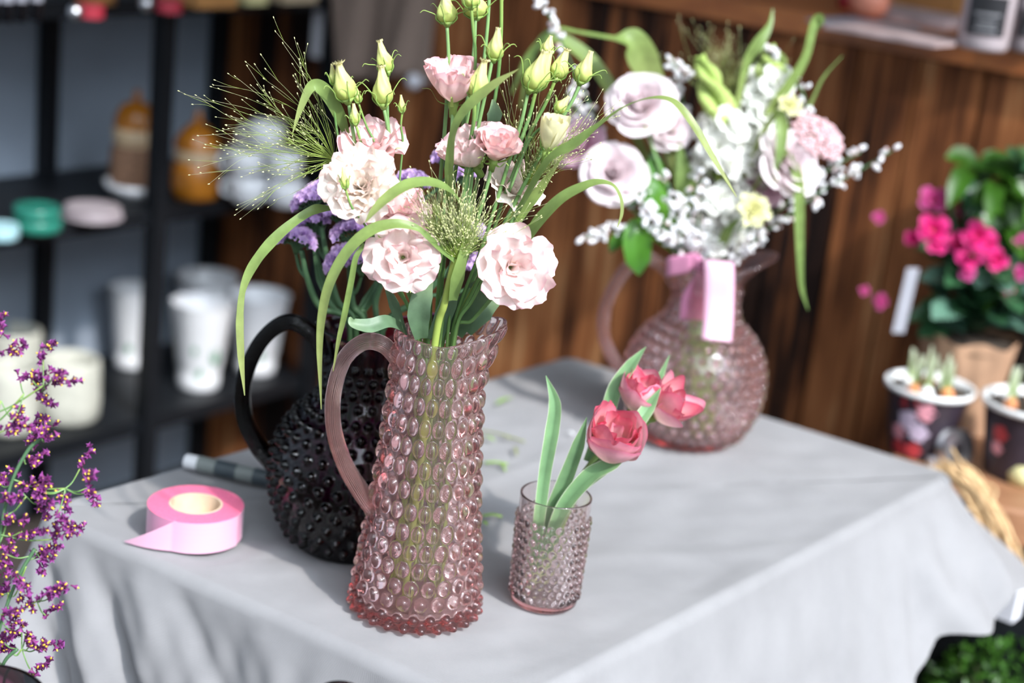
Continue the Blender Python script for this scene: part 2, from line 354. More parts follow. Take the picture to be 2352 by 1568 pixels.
class MB:
    def __init__(s): s.V = []; s.F = []; s.T = []; s.M = []; s.n = 0
    def add(s, V, F, T=None, m=0):
        V = np.asarray(V, dtype=float).reshape(-1, 3)
        s.V.append(V)
        s.T.append(np.zeros(len(V)) if T is None else np.broadcast_to(np.asarray(T, dtype=float).ravel(), (len(V),)))
        for f in F: s.F.append([i + s.n for i in f])
        s.M += [m] * len(F); s.n += len(V)
    def grid(s, P, T=None, wrapu=False, m=0, flip=False):
        """P (rows, cols, 3)"""
        r, c = P.shape[:2]; F = []
        cc = c if wrapu else c - 1
        for i in range(r - 1):
            for j in range(cc):
                a, b = i * c + j, i * c + (j + 1) % c
                q = [a, b, b + c, a + c]
                F.append(q[::-1] if flip else q)
        s.add(P.reshape(-1, 3), F, None if T is None else np.broadcast_to(T, (r, c)), m)
    def tube(s, pts, rad, n=6, m=0, T=None, cap=True):
        pts = np.asarray(pts, dtype=float); k = len(pts)
        rad = np.broadcast_to(np.asarray(rad, dtype=float), (k,)) if np.ndim(rad) == 0 or len(rad) == k else np.interp(np.linspace(0, 1, k), np.linspace(0, 1, len(rad)), rad)
        tg = np.gradient(pts, axis=0)
        x, y, _ = frame(tg[0]); rows = []
        for i in range(k):
            t = unit(tg[i]); x = unit(x - t * np.dot(x, t)); y = np.cross(t, x)
            a = np.arange(n) * 2 * pi / n
            rows.append(pts[i] + rad[i] * (np.cos(a)[:, None] * x + np.sin(a)[:, None] * y))
        P = np.array(rows); base = s.n
        tt = np.linspace(0, 1, k)[:, None] if T is None else np.asarray(T).reshape(-1, 1)
        s.grid(P, tt, True, m)
        if cap:
            s.F.append([base + j for j in range(n)][::-1]); s.F.append([base + (k - 1) * n + j for j in range(n)]); s.M += [m, m]
    def blade(s, pts, width, face=(0, -0.8, 0.6), twist=None, fold=0.15, m=0, tmode='len', nu=5):
        """leaf strip; face = way the upper side looks; width list in metres"""
        pts = np.asarray(pts, dtype=float); k = len(pts)
        width = np.interp(np.linspace(0, 1, k), np.linspace(0, 1, len(width)), width)
        tw = np.zeros(k) if twist is None else np.interp(np.linspace(0, 1, k), np.linspace(0, 1, len(twist)), twist)
        tg = np.gradient(pts, axis=0); face = unit(face); rows = []; TT = []
        us = np.linspace(-1, 1, nu); prev = None
        for i in range(k):
            t = unit(tg[i]); sd = np.cross(t, face)
            if np.linalg.norm(sd) < 0.15 and prev is not None: sd = prev
            sd = unit(sd - t * np.dot(sd, t))
            if prev is not None and np.dot(sd, prev) < 0: sd = -sd
            prev = sd; nn = np.cross(sd, t)
            sd2 = sd * cos(tw[i]) + nn * sin(tw[i]); nn2 = -sd * sin(tw[i]) + nn * cos(tw[i])
            w = width[i] / 2
            rows.append([pts[i] + sd2 * u * w + nn2 * (abs(u) - 0.5) * fold * w for u in us])
            TT.append([abs(u) if tmode == 'edge' else i / (k - 1) for u in us])
        s.grid(np.array(rows), np.array(TT), False, m)
    def lathe(s, prof, c=(0, 0, 0), n=24, axis=(0, 0, 1), m=0, cap=True, T=None):
        x, y, z = frame(axis); c = np.asarray(c, dtype=float)
        a = np.arange(n) * 2 * pi / n
        ring = np.cos(a)[:, None] * x + np.sin(a)[:, None] * y
        P = np.array([c + z * h + ring * max(r, 1e-5) for r, h in prof]); base = s.n
        s.grid(P, np.linspace(0, 1, len(prof))[:, None] if T is None else np.asarray(T).reshape(-1, 1), True, m)
        if cap:
            s.F.append([base + j for j in range(n)][::-1]); s.F.append([base + (len(prof) - 1) * n + j for j in range(n)]); s.M += [m, m]
    def ell(s, c, rx, rz, axis=(0, 0, 1), n=8, k=6, m=0, T=None):
        th = np.linspace(0.02, pi - 0.02, k)
        s.lathe([(rx * sin(t), -rz * cos(t)) for t in th], c, n, axis, m, True, T)
    def box(s, c, d, x=(1, 0, 0), y=(0, 1, 0), z=(0, 0, 1), m=0, T=None):
        c = np.asarray(c, float); x, y, z = (np.asarray(v, float) for v in (x, y, z))
        V = [c + x * d[0] / 2 * i + y * d[1] / 2 * j + z * d[2] / 2 * k for i in (-1, 1) for j in (-1, 1) for k in (-1, 1)]
        F = [[0, 1, 3, 2], [4, 6, 7, 5], [0, 4, 5, 1], [2, 3, 7, 6], [0, 2, 6, 4], [1, 5, 7, 3]]
        s.add(V, F, T, m)
    def build(s, name, mats, parent=None, smooth=True, origin=None):
        V = np.concatenate(s.V); T = np.concatenate(s.T)
        if parent is not None:
            r = parent
            while r.parent is not None: r = r.parent
            org = np.array(r.location)
        else:
            org = np.array(origin) if origin is not None else np.array([V[:, 0].mean(), V[:, 1].mean(), V[:, 2].min()])
        V = V - org
        me = bpy.data.meshes.new(name)
        me.from_pydata(V.tolist(), [], s.F)
        for k in (mats if isinstance(mats, (list, tuple)) else [mats]): me.materials.append(M[k])
        me.polygons.foreach_set('material_index', s.M)
        if smooth: me.polygons.foreach_set('use_smooth', [True] * len(me.polygons))
        at = me.attributes.new('t', 'FLOAT', 'POINT'); at.data.foreach_set('value', T.astype(np.float32))
        me.update()
        o = bpy.data.objects.new(name, me); COL.objects.link(o)
        if parent is not None: o.parent = parent
        else: o.location = org.tolist()
        return o
def tag(o, label, cat, group=None, kind=None):
    o['label'] = label; o['category'] = cat
    if group: o['group'] = group
    if kind: o['kind'] = kind
    return o
def thing(name, label, cat, loc, group=None):
    o = bpy.data.objects.new(name, None); COL.objects.link(o)
    o.location = [float(v) for v in loc]; o.empty_display_size = 0.02
    return tag(o, label, cat, group)
def sharp(o, ang=35):
    """keep crisp edges on mixed shapes"""
    try:
        o.data.set_sharp_from_angle(angle=radians(ang))
    except Exception:
        pass
    return o
def dup(root, loc, label=None, group=None):
    r = root.copy(); COL.objects.link(r); r.location = [float(v) for v in loc]
    if label: r['label'] = label
    if group: r['group'] = group
    for ch in list(root.children):
        c = ch.copy(); COL.objects.link(c); c.parent = r
        for g in ch.children:
            d = g.copy(); COL.objects.link(d); d.parent = c
    return r
# ------------------------------------------------------------------ the place
TZ = 0.75
PS = onz(358, 516, 0.70)                        # foot line of the front shelf post
g = A3(cos(radians(54)), sin(radians(54)), 0)   # along the grey wall, away from the camera
n_ = A3(-g[1], g[0], 0)                         # into the grey wall
h_ = A3(g[1], -g[0], 0)                         # along the plank counter, towards the camera
K = PS + g * 0.465 + n_ * 0.345; K[2] = 0       # corner of grey wall and counter
Z3 = A3(0, 0, 1)

def struct(name, mb, mat, label, cat):
    o = mb.build(name, mat, None, smooth=False)
    o['label'] = label; o['category'] = cat; o['kind'] = 'structure'
    return o
mb = MB(); mb.box((0, 2.5, -0.05), (9, 9, 0.1)); struct('floor', mb, 'floor', 'dark brown shop floor under the table and shelf', 'floor')
mb = MB(); mb.box(K - g * 0.9 + n_ * 0.05 + Z3 * 1.35, (4.6, 0.1, 2.7), g, n_, Z3)
struct('wall_left', mb, 'grey_wall', 'blue grey wall behind the black shelf', 'wall')
CD = 1.25
mb = MB(); mb.box(K + g * (CD + 0.05) + h_ * 1.7 + Z3 * 1.35, (3.6, 0.1, 2.7), h_, g, Z3)
struct('wall_back', mb, 'shop_wall', 'dark wall behind the plank counter', 'wall')
# unseen roof added to shade the shelf; its edge lets sun reach the table
def roofpt(wp, z=2.7):
    return wp + SUN * ((z - wp[2]) / SUN[2])
E1 = roofpt(K + h_ * 0.75 + Z3 * 0.59); E2 = roofpt(K + h_ * 1.45 + Z3 * 1.07)
ed = unit((E2 - E1) * A3(1, 1, 0)); en = A3(-ed[1], ed[0], 0)
if en[1] < 0: en = -en
Em = (E1 + E2) / 2; Em[2] = 2.75
mb = MB(); mb.box(Em + en * 1.3, (7, 2.6, 0.1), ed, en, Z3)
struct('shade_roof', mb, 'shade_roof', 'unseen dark roof added to shade the back of the shop', 'shade_roof')

# counter clad in scorched planks
ct = thing('counter', 'scorched wooden plank counter with an orange brown worktop', 'counter', K + h_ * 1.7)
mb = MB(); w = 0.105; k = 0; x = 0.002
while x < 3.35:
    ww = w * random.uniform(0.8, 1.15); d = random.uniform(0, 0.006)
    mb.box(K + h_ * (x + ww / 2) + g * (0.012 + d) + Z3 * 0.6, (ww - 0.006, 0.024, 1.2), h_, g, Z3, T=random.random())
    x += ww
mb.build('plank_cladding', 'plank', ct, smooth=False)
mb = MB(); mb.box(K + h_ * 1.7 + g * (0.03 + (CD - 0.04) / 2) + Z3 * 0.6, (3.3, CD - 0.06, 1.2), h_, g, Z3)
mb.build('carcass', 'black_metal', ct, smooth=False)
mb = MB(); mb.box(K + h_ * 1.72 + g * (CD / 2 - 0.016) + Z3 * 1.222, (3.36, CD, 0.036), h_, g, Z3)
wt = mb.build('worktop', 'worktop', ct, smooth=False)

# shelf unit in the corner
def sp(s, d, z): return A3(PS[0], PS[1], 0) + g * s + n_ * d + Z3 * z
sh = thing('shelf_unit', 'black metal open shelf unit against the grey wall', 'shelf', sp(-0.4, 0.17, 0))
for s_, d_ in ((0.0, 0.0), (-1.0, 0.0), (0.44, 0.0), (0.0, 0.325), (-1.0, 0.325), (0.44, 0.325)):
    mb = MB(); mb.box(sp(s_, d_, 0.9), (0.03, 0.03, 1.8), g, n_, Z3)
    mb.build('post', 'black_metal', sh, smooth=False)
SHZ = (0.315, 0.73, 1.118)
for zz in SHZ:
    mb = MB(); mb.box(sp(-0.36, 0.166, zz - 0.015), (1.6, 0.33, 0.03), g, n_, Z3)
    mb.build('shelf_board', 'black_metal', sh, smooth=False)

# ------------------------------------------------------------------ table and cloth
TA, TB, TD = (onz(*p, TZ) for p in ((1310, 822), (2170, 1085), (118, 1165)))
TC = TB + TD - TA
tcen = (TA + TB + TC + TD) / 4
tb = thing('table', 'wooden table hidden under the grey linen cloth', 'table', (tcen[0], tcen[1], 0))
ax_ = unit(TB - TA); ay_ = unit(TA - TD)
mb = MB()
ins = [tcen + (p - tcen) * 0.985 for p in (TA, TB, TC, TD)]
mb.add([p * A3(1, 1, 0) + Z3 * 0.710 for p in ins] + [p * A3(1, 1, 0) + Z3 * 0.738 for p in ins],
       [[0, 1, 2, 3][::1], [7, 6, 5, 4], [0, 4, 5, 1], [1, 5, 6, 2], [2, 6, 7, 3], [3, 7, 4, 0]])
mb.build('tabletop', 'table_wood', tb, smooth=False)
for p in ins:
    q = tcen + (p - tcen) * 0.9
    mb = MB(); mb.box((q[0], q[1], 0.36), (0.045, 0.045, 0.715), ax_, Z3 * 0 + np.cross(Z3, ax_), Z3)
    mb.build('leg', 'table_wood', tb, smooth=False)

def cloth():
    cs = [TA, TB, TC, TD]; N_e = 110; per = []; nor = []; par = []
    r = 0.014
    for e in range(4):
        p, q = cs[e], cs[(e + 1) % 4]; pp = cs[e - 1]
        d = unit(q - p); dp = unit(p - pp)
        no = unit(np.cross(d, Z3)); nop = unit(np.cross(dp, Z3))
        if np.dot(no, (p + q) / 2 - tcen) < 0: no = -no
        if np.dot(nop, (p + pp) / 2 - tcen) < 0: nop = -nop
        cc = p + d * r - dp * r
        for t in np.linspace(0, 1, 26)[:-1]:     # rounded corner
            m_ = unit(nop * (1 - t) + no * t)
            per.append(cc + m_ * r); nor.append(m_); par.append(e - 0.06 + 0.12 * t)
        L = np.linalg.norm(q - p)
        for t in np.linspace(0, 1, N_e)[:-1]:
            per.append(p + d * (r + t * (L - 2 * r))); nor.append(no); par.append(e + 0.06 + 0.88 * t)
    per = np.array(per); nor = np.array(nor); par = np.array(par)
    Np = len(per)
    rs = np.random.default_rng(3)
    ph = rs.uniform(0, 6.28, (14, 3)); kv = rs.normal(0, 1, (14, 2)); kv = kv / np.linalg.norm(kv, axis=1)[:, None]
    def wr(P):
        z = np.zeros(len(P))
        for i in range(14):
            f = 18 + 9 * i
            z += 0.00045 / (1 + 0.12 * i) * np.sin(P[:, :2] @ kv[i] * f + ph[i, 0] + 0.8 * np.sin(P[:, 0] * 11 + ph[i, 1]))
        # soft press creases
        for (cx, cy, an, amp, wd) in ((0.05, 1.95, 0.9, 0.0025, 0.012), (0.30, 1.75, 0.35, 0.0022, 0.016), (0.38, 1.95, -0.7, 0.002, 0.014), (-0.25, 1.75, 1.2, 0.002, 0.014), (0.2, 1.5, 0.6, 0.0025, 0.02)):
            d = (P[:, 0] - cx) * sin(an) - (P[:, 1] - cy) * cos(an)
            z += amp * np.exp(-(d / wd) ** 2)
        return z
    rows = []
    for k in np.linspace(0.01, 1, 60):
        P = tcen + (per - tcen) * k
        Q = P.copy(); edge = min(1, (1 - k) / 0.08)
        Q[:, 2] = TZ - 0.0008 + np.minimum(wr(P) - 0.002, 0.0006) * edge
        # drop of the rounded edge
        rows.append(Q)
    # skirt ; par : 0 = A, 1 = B, 2 = C, 3 = D
    xp = [-0.1, 0, 0.5, 0.9, 1.0, 1.06, 1.157, 1.215, 1.254, 1.302, 1.45, 2.0, 2.5, 3.0, 3.5, 4.0]
    dr = np.interp(par, xp, [0.3, 0.30, 0.25, 0.15, 0.140, 0.138, 0.155, 0.165, 0.19, 0.27, 0.40, 0.44, 0.42, 0.40, 0.34, 0.30])
    fl = np.interp(par, [-0.1, 0.0, 0.5, 0.9, 1.0, 1.06, 1.157, 1.215, 1.30, 1.5, 2.0, 2.6, 2.9, 3.0, 3.1, 3.5, 4], [0.2, 0.25, 0.12, 0.40, 0.92, 0.90, 0.64, 0.48, 0.40, 0.24, 0.30, 0.16, 0.2, 0.30, 0.25, 0.12, 0.2])
    er = 0.016
    for v in np.concatenate([np.linspace(0.0, 1, 7)[1:] * 0.06, np.linspace(0.06, 1, 44)[1:]]):
        Q = per.copy()
        if v <= 0.06:
            a = v / 0.06 * (pi / 2) * 0.9
            Q = Q + nor * (er * sin(a))[..., None] if np.ndim(a) else Q + nor * er * sin(a)
            Q[:, 2] = TZ - er * (1 - cos(a))
        else:
            vv = (v - 0.06) / 0.94
            s = par
            fold = 0.010 * np.sin(s * 21 + 1.2 + vv * 1.0) + 0.006 * np.sin(s * 47 + vv * 4) + 0.0035 * np.sin(s * 95 - vv * 7)
            # diagonal creases falling away from the left corner
            w3 = np.clip(1 - np.abs(s - 2.75) / 0.5, 0, 1)
            fold = fold * (1 - 0.6 * w3) + 1.6 * w3 * (0.013 * np.sin(s * 24 + vv * 14 + 1.5 * np.sin(s * 9)) + 0.008 * np.abs(np.sin(s * 27 + vv * 17 + 1)) + 0.003 * np.sin(s * 90 + vv * 50))
            fr_side = np.clip(1 - np.abs(s - 1.55) / 0.5, 0, 1); fold = fold * (1 - 0.72 * fr_side)
            wB = np.exp(-((s - 1.19 - 0.05 * (1 - vv)) / 0.022) ** 2) * 0.35
            off = er + fl * vv * dr + fold * vv ** 0.55 * 1.2 - 0.05 * wB * vv
            Q = Q + nor * off[:, None]
            Q[:, 2] = TZ - er - vv * (dr - er) * np.sqrt(np.clip(1 - (fl * 0.6) ** 2, 0.2, 1)) + 0.004 * np.sin(s * 60)* vv
        rows.append(Q)
    P = np.array(rows)
    mb = MB(); mb.grid(P, None, True, flip=True)
    c0 = mb.n; mb.add([tcen], []); mb.T[-1] = np.zeros(1)
    for j in range(Np): mb.F.append([c0, (j + 1) % Np, j][::-1]); mb.M.append(0)
    o = mb.build('tablecloth', 'linen', None)
    tag(o, 'grey linen tablecloth spread over the table, corners hanging down', 'tablecloth')
    return o
cloth()

# ------------------------------------------------------------------ hobnail glass
def hobnail(profile, H, bumps, wall, floor_t, nth, nz, spout=None, rim=0.002, base_bumps=None):
    """closed shell; profile: list (z, r) ; bumps: (z, count, rx, rz, height, phase)"""
    zs_p = np.array([p[0] for p in profile]); rs_p = np.array([p[1] for p in profile])
    # smooth profile
    zf = np.linspace(0, H, 400)
    cs = catmull([(p[1], p[0], 0) for p in profile], 20)
    rf = np.interp(zf, cs[:, 1], cs[:, 0])
    R = lambda z: np.interp(z, zf, rf)
    th = np.arange(nth) * 2 * pi / nth
    zz = np.linspace(0, H - rim, nz)
    rows = []
    dr = np.gradient(rf, zf)
    def sp_(r, z):
        if spout is None: return r, z
        a0, hgt, out, pw, z0, dip = spout
        s = np.clip(np.cos((th - a0)), 0, 1) ** pw
        w = np.clip((z - z0) / (H - z0), 0, 1) ** 2
        b = np.clip(np.cos(2 * (th - a0)), -1, 1)
        return r * (1 - 0.10 * w * (1 - s) * np.abs(np.sin(th - a0))) + out * s * w, z + hgt * s * w - dip * w * (1 - np.abs(np.cos(th - a0)))
    cor = 0.004
    for z in zz:
        r0 = float(R(z)); slope = float(np.interp(z, zf, dr)); nl = sqrt(1 + slope * slope)
        if z < cor: r0 = r0 - cor + sqrt(max(0, cor ** 2 - (cor - z) ** 2))
        hb = np.zeros(nth)
        for (bz, cnt, rx, rz, hh, ph) in bumps:
            dz = (z - bz) * nl / rz
            if abs(dz) >= 1: continue
            stp = 2 * pi / cnt
            da = ((th - ph + stp / 2) % stp) - stp / 2
            d2 = (da * float(R(bz)) / rx) ** 2 + dz * dz
            hb = np.maximum(hb, hh * np.clip(1 - d2, 0, 1) ** 0.56)
        r = r0 + hb / nl; zo = z - hb * slope / nl
        r, zo = sp_(r, zo + np.zeros(nth))
        rows.append(np.stack([r * np.cos(th), r * np.sin(th), zo], 1))
    rt = float(R(H - rim))
    for a in np.linspace(0, pi, 7)[1:-1]:
        r, zo = sp_(np.full(nth, rt - wall / 2 + wall / 2 * cos(a)), np.full(nth, H - rim + wall / 2 * sin(a)))
        rows.append(np.stack([r * np.cos(th), r * np.sin(th), zo], 1))
    for z in np.linspace(H - rim, floor_t + 0.004, max(30, nz // 4)):
        r, zo = sp_(np.full(nth, float(R(z)) - wall), np.full(nth, z))
        rows.append(np.stack([r * np.cos(th), r * np.sin(th), zo], 1))
    rb = float(R(floor_t)) - wall
    for k in (0.93, 0.7, 0.35):
        rows.append(np.stack([rb * k * np.cos(th), rb * k * np.sin(th), np.full(nth, floor_t)], 1))
    P = np.array(rows); mb = MB()
    mb.grid(P, None, True)
    nr = len(rows)
    c0 = mb.n; mb.add([[0, 0, 0], [0, 0, floor_t]], [])
    for j in range(nth):
        mb.F.append([c0, (j + 1) % nth, j]); mb.M.append(0)
        b = (nr - 1) * nth; mb.F.append([c0 + 1, b + j, b + (j + 1) % nth]); mb.M.append(0)
    return mb
def ribbed_handle(path, wid, thk, ang, ribs=15, n=120, rib=0.05):
    """path (rho, z); oval grooved bar swept in the vertical plane at angle ang"""
    pts = catmull([(p[0], 0, p[1]) for p in path], 10); k = len(pts)
    tg = np.gradient(pts, axis=0); a = np.arange(n) * 2 * pi / n
    w = np.interp(np.linspace(0, 1, k), np.linspace(0, 1, len(wid)), wid)
    t_ = np.interp(np.linspace(0, 1, k), np.linspace(0, 1, len(thk)), thk)
    rows = []
    for i in range(k):
        t = unit(tg[i]); side = A3(0, 1, 0); up = np.cross(side, t)
        e = 1 + rib * np.cos(2 * ribs * a) * (np.abs(np.sin(a)) ** 0.3)
        q = pts[i] + (side * (np.sign(np.cos(a)) * np.abs(np.cos(a)) ** 0.8 * w[i] / 2 * e)[:, None]) + up * (np.sign(np.sin(a)) * np.abs(np.sin(a)) ** 0.85 * t_[i] / 2 * e)[:, None]
        rows.append(q)
    P = np.array(rows)
    c, s = cos(ang), sin(ang)
    P = np.stack([P[..., 0] * c - P[..., 1] * s, P[..., 0] * s + P[..., 1] * c, P[..., 2]], -1)
    mb = MB(); mb.grid(P, None, True, flip=True); base = 0
    for off, fl in ((0, 1), ((k - 1) * n, 0)):
        cc = mb.n; mb.add([P.reshape(-1, 3)[off:off + n].mean(0)], [])
        for j in range(n):
            f = [cc, off + j, off + (j + 1) % n]
            mb.F.append(f if fl else f[::-1]); mb.M.append(0)
    return mb
def place(mb, loc):
    mb.V = [v + np.asarray(loc) for v in mb.V]; return mb

# tall pitcher
PP = onz(952, 1392, TZ)
HP = 0.284
prof = [(0, 0.0600), (0.012, 0.0600), (0.05, 0.0560), (0.11, 0.0495), (0.17, 0.0448), (0.22, 0.0420), (0.26, 0.0410), (HP, 0.0420)]
bl = []
for i, z in enumerate((0.030, 0.0450, 0.0625, 0.080, 0.0985, 0.1185, 0.1395, 0.1605, 0.1810, 0.2010, 0.2215, 0.2415, 0.2600)):
    f = i / 12
    bl.append((z, 22, 0.0066 - 0.0016 * f, 0.0072 + 0.0014 * min(1, 2 * f), 0.0072 - 0.0012 * f, 0.10 * i))
bl.append((0.2765, 22, 0.0042, 0.0062, 0.0036, 0.2))
bl.append((0.0145, 24, 0.0050, 0.0056, 0.0066, 0.05))
bl.append((0.0052, 24, 0.0046, 0.0048, 0.0072, 0.18))
tp = thing('tall_pitcher', 'tall pink hobnail glass pitcher with a ribbed handle, holding pink lisianthus', 'pitcher', PP)
place(hobnail(prof, HP, bl, 0.0034, 0.011, 375, 290, (radians(4), 0.016, 0.019, 2.2, 0.225, 0.004)), PP).build('body', 'pink_glass', tp)
place(ribbed_handle([(0.034, 0.238), (0.040, 0.253), (0.054, 0.266), (0.072, 0.266), (0.089, 0.246), (0.0955, 0.210), (0.092, 0.176), (0.080, 0.144), (0.064, 0.119), (0.050, 0.102)],
                    [0.024, 0.020, 0.020, 0.020, 0.020, 0.021, 0.023, 0.027, 0.034, 0.044], [0.010, 0.013, 0.014, 0.014, 0.014, 0.014, 0.014, 0.014, 0.014, 0.012], radians(184)), PP).build('handle', 'pink_handle', tp)

# round jugs
jprof = [(0, 0.060), (0.008, 0.064), (0.03, 0.077), (0.06, 0.0865), (0.085, 0.088), (0.11, 0.084), (0.135, 0.071), (0.152, 0.055), (0.168, 0.045), (0.19, 0.040), (0.21, 0.042), (0.228, 0.048), (0.24, 0.056)]
HJ = 0.240
jb = []
for i, z in enumerate((0.016, 0.030, 0.044, 0.058, 0.072, 0.086, 0.100, 0.114, 0.127, 0.139, 0.150)):
    jb.append((z, 28, 0.0049 if i else 0.0045, 0.0052, 0.0068, (i % 2) * pi / 28))
for i, z in enumerate((0.164, 0.177, 0.190, 0.203)):
    jb.append((z, 20, 0.0045, 0.0050, 0.0050, (i % 2) * pi / 20))
jpath = [(0.034, 0.190), (0.045, 0.206), (0.060, 0.224), (0.085, 0.232), (0.110, 0.208), (0.125, 0.165), (0.123, 0.125), (0.107, 0.095), (0.090, 0.078), (0.080, 0.068)]
jmb = hobnail(jprof, HJ, jb, 0.004, 0.010, 330, 230, (radians(2), 0.016, 0.030, 3, 0.205, 0.008))
jug_spots = (('pink_jug', 'pink_glass', 'pink_handle', onz(1575, 1002, TZ), 'round pink hobnail glass jug with a satin ribbon over its lip', 180),
             ('violet_jug', 'purple_glass', 'purple_glass', onz(806, 1243, TZ), 'round violet black hobnail glass jug behind the tall pitcher', 176))
JUG = {}
for nm, gm, hm, loc, lab, ang in jug_spots:
    loc[2] = TZ
    j = thing(nm, lab, 'jug', loc); JUG[nm] = loc
    b = MB(); b.V = [v + loc for v in jmb.V]; b.F = jmb.F; b.T = jmb.T; b.M = jmb.M; b.n = jmb.n
    b.build('body', gm, j)
    place(ribbed_handle(jpath, [0.026, 0.022, 0.021, 0.021, 0.022, 0.023, 0.026, 0.030, 0.036, 0.04], [0.010, 0.013, 0.015, 0.015, 0.015, 0.015, 0.015, 0.015, 0.014, 0.010], radians(ang)), loc).build('handle', hm, j)
PJ, VJ = JUG['pink_jug'], JUG['violet_jug']

# tumbler
PT = onz(1248, 1378, TZ); PT[2] = TZ
tprof = [(0, 0.0335), (0.02, 0.0335), (0.06, 0.0345), (0.117, 0.0358)]
tbm = []
for i in range(10):
    tbm.append((0.012 + i * 0.0088, 25, 0.0037, 0.0039, 0.0036, (i % 2) * pi / 25))
tu = thing('tumbler', 'small clear pink hobnail tumbler holding rose tulips', 'glass', PT)
place(hobnail(tprof, 0.117, tbm, 0.0022, 0.006, 360, 200), PT).build('body', 'tumbler_glass', tu)

# ------------------------------------------------------------------ things lying on the cloth
SP = onz(446, 1228, TZ); SP[2] = TZ + 0.002
rs_ = thing('ribbon_spool', 'roll of pink satin ribbon with a pointed loose end', 'ribbon roll', SP)
mb = MB(); ro, ri, hh = 0.0495, 0.0265, 0.033
prof_o = [(ro, 0.0), (ro, hh)]
mb.lathe([(ri + 0.001, 0.0), (ro, 0.0), (ro, hh)], SP, 96, cap=False)
mb.build('ribbon_roll', 'satin', rs_); sharp(bpy.data.objects['ribbon_roll'])
mb = MB(); rr = np.linspace(ro, ri, 40)
mb.lathe([(r, hh + (0.0004 if i % 2 else -0.0004)) for i, r in enumerate(rr)], SP, 96, cap=False)
mb.build('wound_edge', 'satin_edge', rs_)
mb = MB(); mb.lathe([(ri + 0.001, 0), (ri + 0.001, hh + 0.0008), (ri - 0.0012, hh + 0.0008), (ri - 0.0012, 0.012), (0.0005, 0.012)], SP, 64, cap=False)
mb.build('core', 'card', rs_); sharp(bpy.data.objects['core'])
# loose end : leaves the roll at the front, runs left and tapers to a point
mb = MB(); rows = []; TT = []
a0, a1 = radians(-20), radians(-105)
path = []
for t in np.linspace(0, 1, 30):
    a = a0 + (a1 - a0) * t; path.append(SP + A3(cos(a), sin(a), 0) * (ro + 0.0012))
tan = unit(A3(sin(a1), -cos(a1), 0)) * 1.0
for t in np.linspace(0, 1, 20)[1:]:
    path.append(SP + A3(cos(a1), sin(a1), 0) * (ro + 0.0012) + A3(-1, -0.10 + 0.28 * t, 0) * 0.050 * t)
L = len(path)
for i, p in enumerate(path):
    t = i / (L - 1); top = hh if t < 0.58 else hh * (1 - ((t - 0.58) / 0.42)) + 0.001
    rows.append([p + Z3 * z for z in np.linspace(0.0, max(top, 0.0012), 5)])
P = np.array(rows); inner = P.copy()
mb.grid(P, None, False); mb.build('loose_end', 'satin_pale', rs_)

m0 = onz(424, 1078, TZ) + Z3 * 0.011; m1 = onz(640, 1122, TZ) + Z3 * 0.009
mk_ = thing('marker_pen', 'grey marker pen with a white end lying behind the ribbon roll', 'pen', (m0 + m1) / 2 - Z3 * 0.01)
ad = unit(m1 - m0); L = np.linalg.norm(m1 - m0)
mb = MB(); mb.lathe([(0.0001, 0.0), (0.0075, 0.0005), (0.0085, 0.002), (0.0085, 0.016), (0.008, 0.017)], m0, 24, ad); sharp(mb.build('end_plug', 'porcelain', mk_))
mb = MB(); mb.lathe([(0.0092, 0.017), (0.0092, L * 0.36), (0.0092, L * 0.60), (0.0092, L)], m0, 24, ad); sharp(mb.build('barrel', 'marker_grey', mk_))
mb = MB(); mb.lathe([(0.0094, L * 0.34), (0.0094, L * 0.56)], m0, 24, ad, cap=False); mb.build('label_band', 'marker_dark', mk_)
mb = MB(); mb.lathe([(0.0094, L * 0.74), (0.0098, L * 0.745), (0.0092, L * 1.0), (0.006, L * 1.02)], m0, 24, ad); sharp(mb.build('cap', 'marker_dark', mk_))

cut = (((1140, 932), (1178, 918), 0.006, 'bright green leaf scrap on the cloth below the far handle shadow'),
       ((1108, 1008), (1136, 1018), 0.0055, 'short green stem piece touching the tall pitcher on the right'),
       ((1100, 992), (1205, 1020), 0.0022, 'thin brownish twig scrap right of the tall pitcher'),
       ((1152, 1008), (1172, 1014), 0.004, 'tiny green leaf scrap beside the thin twig'),
       ((1182, 1030), (1186, 1052), 0.004, 'pale green scrap below the thin twig end'),
       ((1112, 1068), (1165, 1072), 0.003, 'faint green stalk scrap between pitcher and tumbler'),
       ((1148, 1070), (1160, 1086), 0.003, 'small bent green scrap left of the tumbler rim'),
       ((1108, 1190), (1152, 1192), 0.003, 'yellow green stalk scrap left of the tumbler'),
       ((1104, 1204), (1118, 1212), 0.006, 'dark green leaf bit against the pitcher, level with the tumbler middle'),
       ((1300, 998), (1318, 1004), 0.0045, 'pale petal scrap behind the tulip leaf'))
for a_, b_, wd, lab in cut:
    p, q = onz(*a_, TZ) + Z3 * 0.0032, onz(*b_, TZ) + Z3 * 0.0032
    mb = MB(); mid = (p + q) / 2 + Z3 * 0.002
    if wd < 0.0035: mb.tube(catmull([p, mid, q], 5), wd / 2, 6)
    else:
        pts = catmull([p, mid, q], 6); mb.blade(pts, [wd * 0.5, wd, wd * 0.9, wd * 0.3], (0, 0, 1), None, 0.5)
    o = mb.build('stem_scrap' if wd < 0.0035 else 'leaf_scrap', 'twig' if 'twig' in lab else ('porcelain' if 'petal' in lab else 'cutting'), None)
    tag(o, lab, 'plant scrap', 'plant scraps on the tablecloth')
